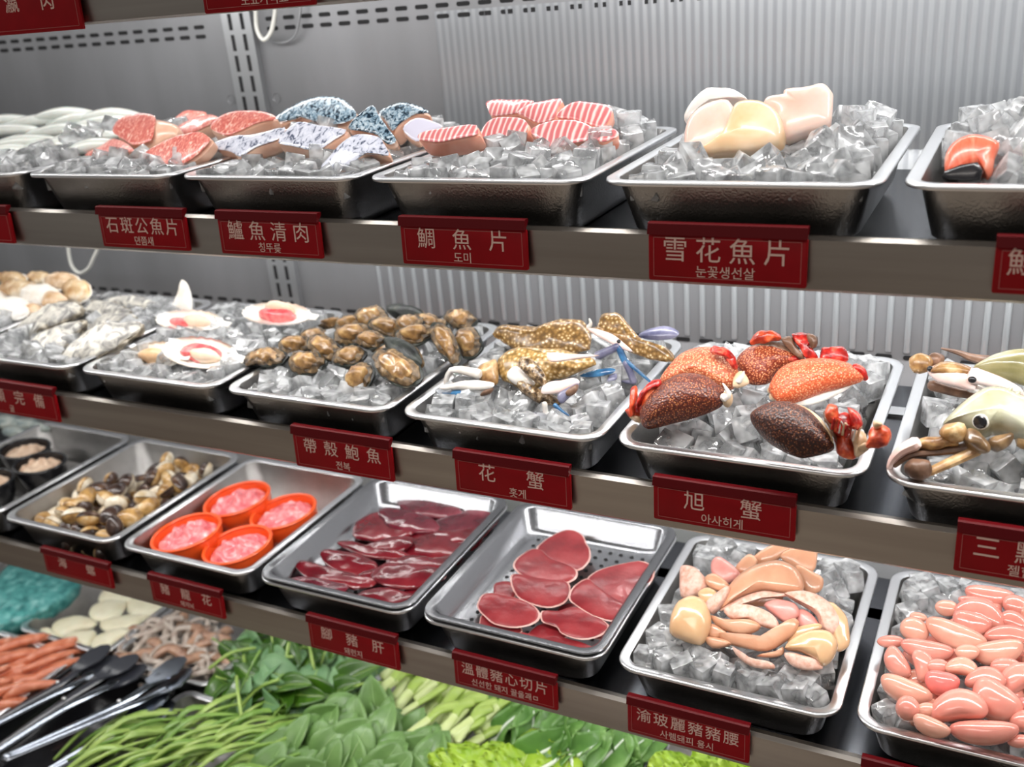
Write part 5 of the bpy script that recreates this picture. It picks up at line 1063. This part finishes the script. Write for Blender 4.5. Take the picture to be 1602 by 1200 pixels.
# round leaves
reg = [(400, 1215), (425, 1160), (470, 1135), (520, 1115), (575, 1100), (640, 1108), (680, 1150), (700, 1215), (600, 1240), (480, 1240)]
heap([leaf_proto('round_leaf', .06, .05, M_pea, M_vein, fold=.25, curl=.6, rib=.0009), leaf_proto('round_leaf', .066, .046, M_pea, M_vein, fold=.45, curl=.3, rib=.0009), leaf_proto('round_leaf', .055, .05, M_pea, M_vein, fold=-.25, curl=.9, rib=.0009)],
     80, reg, BRIM+.0, BRIM+.07, ['round soft green leaf, slightly cupped, in its heap', 'round soft green leaf folded along its middle', 'round soft green leaf arched downward'], 'leaf', 'round green leaves', 41, face=(.1, -1.0, .8), jit=.5, yaw=1.5, sc_=(1.0, 1.5))
# bok choy and lettuce
bp = [leaf_proto('bok_choy_leaf', .10, .072, M_bok, M_bokw, rib=.005, ribend=.6, stem=.04, fold=.35, curl=1.2, ruff=.10, nf=14, nl=12, nw=10), leaf_proto('bok_choy_leaf', .105, .066, M_bok, M_bokw, rib=.0045, ribend=.7, stem=.045, fold=.5, curl=.7, ruff=.08, nf=16, nl=12, nw=10)]
heap(bp, 44, [(775, 1110), (800, 1090), (880, 1110), (960, 1130), (1010, 1160), (1000, 1200), (900, 1215), (820, 1190), (778, 1140)], BRIM, BRIM+.06, ['green bok choy leaf with a broad white rib', 'green bok choy leaf, folded, with a narrow white rib'], 'leaf', 'bok choy leaves', 51, face=(0, -.7, 1), jit=.7, yaw=1.3)
lp = [leaf_proto('lettuce_leaf', .085, .085, M_let, M_stalkw, rib=.003, fold=.25, curl=.8, ruff=.24, nf=30, tip=-.4, nl=16, nw=10), leaf_proto('lettuce_leaf', .08, .09, M_let, M_stalkw, rib=.003, fold=.1, curl=1.2, ruff=.28, nf=34, tip=-.6, nl=16, nw=10)]
heap(lp, 30, [(690, 1235), (720, 1208), (770, 1196), (830, 1192), (860, 1210), (880, 1245), (800, 1275), (720, 1265)], BRIM, BRIM+.04, ['yellow-green frilly lettuce leaf, cupped, in the front tray', 'yellow-green frilly lettuce leaf, flat, in the front tray'], 'leaf', 'frilly lettuce leaves in front', 61, face=(0, -.9, 1), jit=.4, yaw=1.4)
lp2 = [copy_tree(o) for o in lp]
heap(lp2, 30, [(1025, 1225), (1060, 1205), (1120, 1205), (1180, 1225), (1240, 1250), (1220, 1285), (1100, 1285), (1030, 1260)], BRIM, BRIM+.03, ['yellow-green lettuce leaf, cupped, under the offal sign', 'yellow-green lettuce leaf, flat, under the offal sign'], 'leaf', 'lettuce leaves at the right', 71, face=(0, -.7, 1), jit=.5, yaw=1.4)

# ------------------------------------------------------------------ signs on the rails
PENDING = []
def text_obj(s, size, parent, loc):
    c = bpy.data.curves.new('lettering', 'FONT'); c.body = s; c.size = size; c.align_x = 'CENTER'; c.align_y = 'CENTER'; c.extrude = .0003; c.resolution_u = 2
    o = bpy.data.objects.new('lettering', c); COL.objects.link(o)
    PENDING.append((o, parent, loc))
def flush_text():
    dg = bpy.context.evaluated_depsgraph_get(); done = []
    for o, parent, loc in PENDING:
        me = bpy.data.meshes.new_from_object(o.evaluated_get(dg)); me.materials.clear(); me.materials.append(M_ink); done.append((me, parent, loc, o))
    for me, parent, loc, o in done:
        bpy.data.objects.remove(o); n = link('lettering', me, parent, loc); n.rotation_euler = (R_(90), 0, 0)
def sign(tl, tr, bl, cjk, kor, label, ink=1, cs=.022, ks=.0125, gap=1.0, line=True, yoff=0, kx=0):
    a, b, c = at(*tl, .894), at(*tr, .894), at(*bl, .892)
    w, h = b.x-a.x, a.z-c.z
    cx, cz = (a.x+b.x)/2, (a.z+c.z)/2
    tilt = R_(4)
    root = tag(link('shelf_sign', None, None, (cx, .8925, cz)), label, 'sign', 'red shelf signs')
    root.rotation_euler = (-tilt, 0, 0)
    # front plate, and the darker sloped lip along its top that clips over the rail
    ly = h*.5-h*.2
    V = loft(w, h*.8, [(0, 0, .002), (0, .003, .002), (.0008, .0035, .002)], 3)
    plate = move(move(V, (-w/2, -h/2, 0)), (0, 0, 0), Matrix.Rotation(R_(90), 3, 'X'))
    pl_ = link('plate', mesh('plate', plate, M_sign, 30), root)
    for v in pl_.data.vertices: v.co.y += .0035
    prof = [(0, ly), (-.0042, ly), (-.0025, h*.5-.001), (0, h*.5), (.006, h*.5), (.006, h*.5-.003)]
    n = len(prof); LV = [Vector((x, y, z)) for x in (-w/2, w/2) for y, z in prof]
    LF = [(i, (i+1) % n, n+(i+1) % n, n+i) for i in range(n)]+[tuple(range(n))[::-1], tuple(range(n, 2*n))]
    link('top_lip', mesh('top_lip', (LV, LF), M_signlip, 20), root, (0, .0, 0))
    rot = (R_(90), 0, 0); yt = -.0004
    if line:
        t = .0006; x1, z0, z1 = w/2-.005, -h/2+.004, ly-.003
        fr = join(box(-x1, x1, yt, yt+.0006, z1-t, z1), box(-x1, x1, yt, yt+.0006, z0, z0+t), box(-x1, -x1+t, yt, yt+.0006, z0, z1), box(x1-t, x1, yt, yt+.0006, z0, z1))
        link('border_line', mesh('border_line', fr, MATS['sign_line'], 0), pl_)
    mid = (ly-.003-h/2+.004)/2
    if cjk:
        nn = len(cjk); sp = w*.86/nn if nn > 2 else w*.42
        sp = min(sp*gap, w*.86/nn if nn > 2 else 9)
        for i, ch in enumerate(cjk):
            if ch == ' ': continue
            text_obj(ch, cs, pl_, ((i-(nn-1)/2)*sp, yt, mid+h*.115+yoff))
    if kor:
        text_obj(kor, ks, pl_, (kx, yt, mid-h*.235+yoff))
    return root
pm('sign_line', s2l(176, 92, 88), rough=.5)
RS = 'red sign with pale lettering '
sign((150, 322), (287, 330), (163, 385), '石斑公魚片', '뎐쯤새', RS+'reading 石斑公魚片 below the marbled red fish', cs=.023)
sign((337, 328), (497, 336), (350, 396), '鱸魚清肉', '칭뚜릊', RS+'reading 鱸魚清肉 below the spotted fillets', cs=.025)
sign((624, 337), (822, 346), (633, 412), '鯛魚片', '도미', RS+'reading 鯛魚片 below the striped pink fish', cs=.024)
sign((1014, 347), (1265, 354), (1017, 437), '雪花魚片', '눈꽃생선살', RS+'reading 雪花魚片 below the white fillets', cs=.026)
sign((1560, 367), (1790, 378), (1553, 458), '鮭魚片', '연어', RS+'below the salmon, cut off at the right edge', cs=.026)
sign((-95, 318), (10, 322), (-80, 375), '中卷', '', RS+'of the upper shelf at the left edge')
sign((-60, 586), (83, 610), (-50, 636), '壽顯完備', '굴', RS+'below the oysters', cs=.024)
sign((455, 664), (610, 690), (461, 727), '帶殼鮑魚', '전복', RS+'reading 帶殼鮑魚 below the abalones', cs=.022)
sign((709, 702), (891, 731), (715, 767), '花蟹', '홋게', RS+'reading 花蟹 below the blue crabs', cs=.024, kx=.008)
sign((1022, 743), (1246, 780), (1028, 811), '旭蟹', '아사히게', RS+'reading 旭蟹 below the red crabs', cs=.024, gap=.95)
sign((1499, 813), (1740, 850), (1491, 891), '三點蟹', '젤함게', RS+'beginning with 三 below the olive crabs', cs=.025)
sign((64, 855), (170, 883), (73, 893), '海螺', '', RS+'blurred, below the brown clams', cs=.021)
sign((231, 896), (345, 926), (242, 939), '豬龍花', '돼지뇌', RS+'below the orange bowls', cs=.02, ks=.010)
sign((479, 960), (620, 998), (486, 1011), '腳豬肝', '돼런지', RS+'reading 腳豬肝 below the liver', cs=.021, ks=.0115)
sign((708, 1018), (870, 1061), (712, 1068), '溫體豬心切片', '신선한 돼지 끌을괘ㅁ', RS+'reading 溫體豬心切片 below the heart slices', cs=.0195, ks=.0112, yoff=.001)
sign((981, 1087), (1173, 1138), (983, 1143), '渝玻麗豬豬腰', '사렘돼피 용시', RS+'reading 渝玻麗豬豬腰 below the cut pink offal', cs=.0195, ks=.0115)
sign((1348, 1183), (1550, 1238), (1349, 1240), '豬腰子', '콩팥', RS+'below the kidneys at the bottom edge')
sign((-140, -35), (112, -52), (-125, 66), '蝦仁瀛肉', '', RS+'on the topmost rail at the left corner', cs=.026, yoff=-.006)
sign((308, -62), (484, -75), (318, 22), '', '모표가격표', RS+'on the topmost rail beside the slotted upright', ks=.014, kx=.01)
flush_text()

# ------------------------------------------------------------------ labels of look-alikes: say where in their heap they lie
bpy.context.view_layer.update()
by = {}
for o in sc.objects:
    if o.parent is None and 'label' in o and 'group' in o: by.setdefault(o['label'], []).append(o)
for lb, L in by.items():
    if len(L) < 3 or len(lb.split()) > 11: continue
    P = [pix(o.matrix_world.translation) for o in L]
    def rank(v, vals):
        a = sorted(vals); n = len(a); return sum(1 for x in a if x < v)/max(1, n-1)
    for o, p in zip(L, P):
        h, v = rank(p[0], [q[0] for q in P]), rank(p[1], [q[1] for q in P])
        o['label'] = lb+', '+('back' if v < .34 else 'front' if v > .66 else 'middle')+' '+('left' if h < .25 else 'right' if h > .75 else 'centre-left' if h < .5 else 'centre-right')
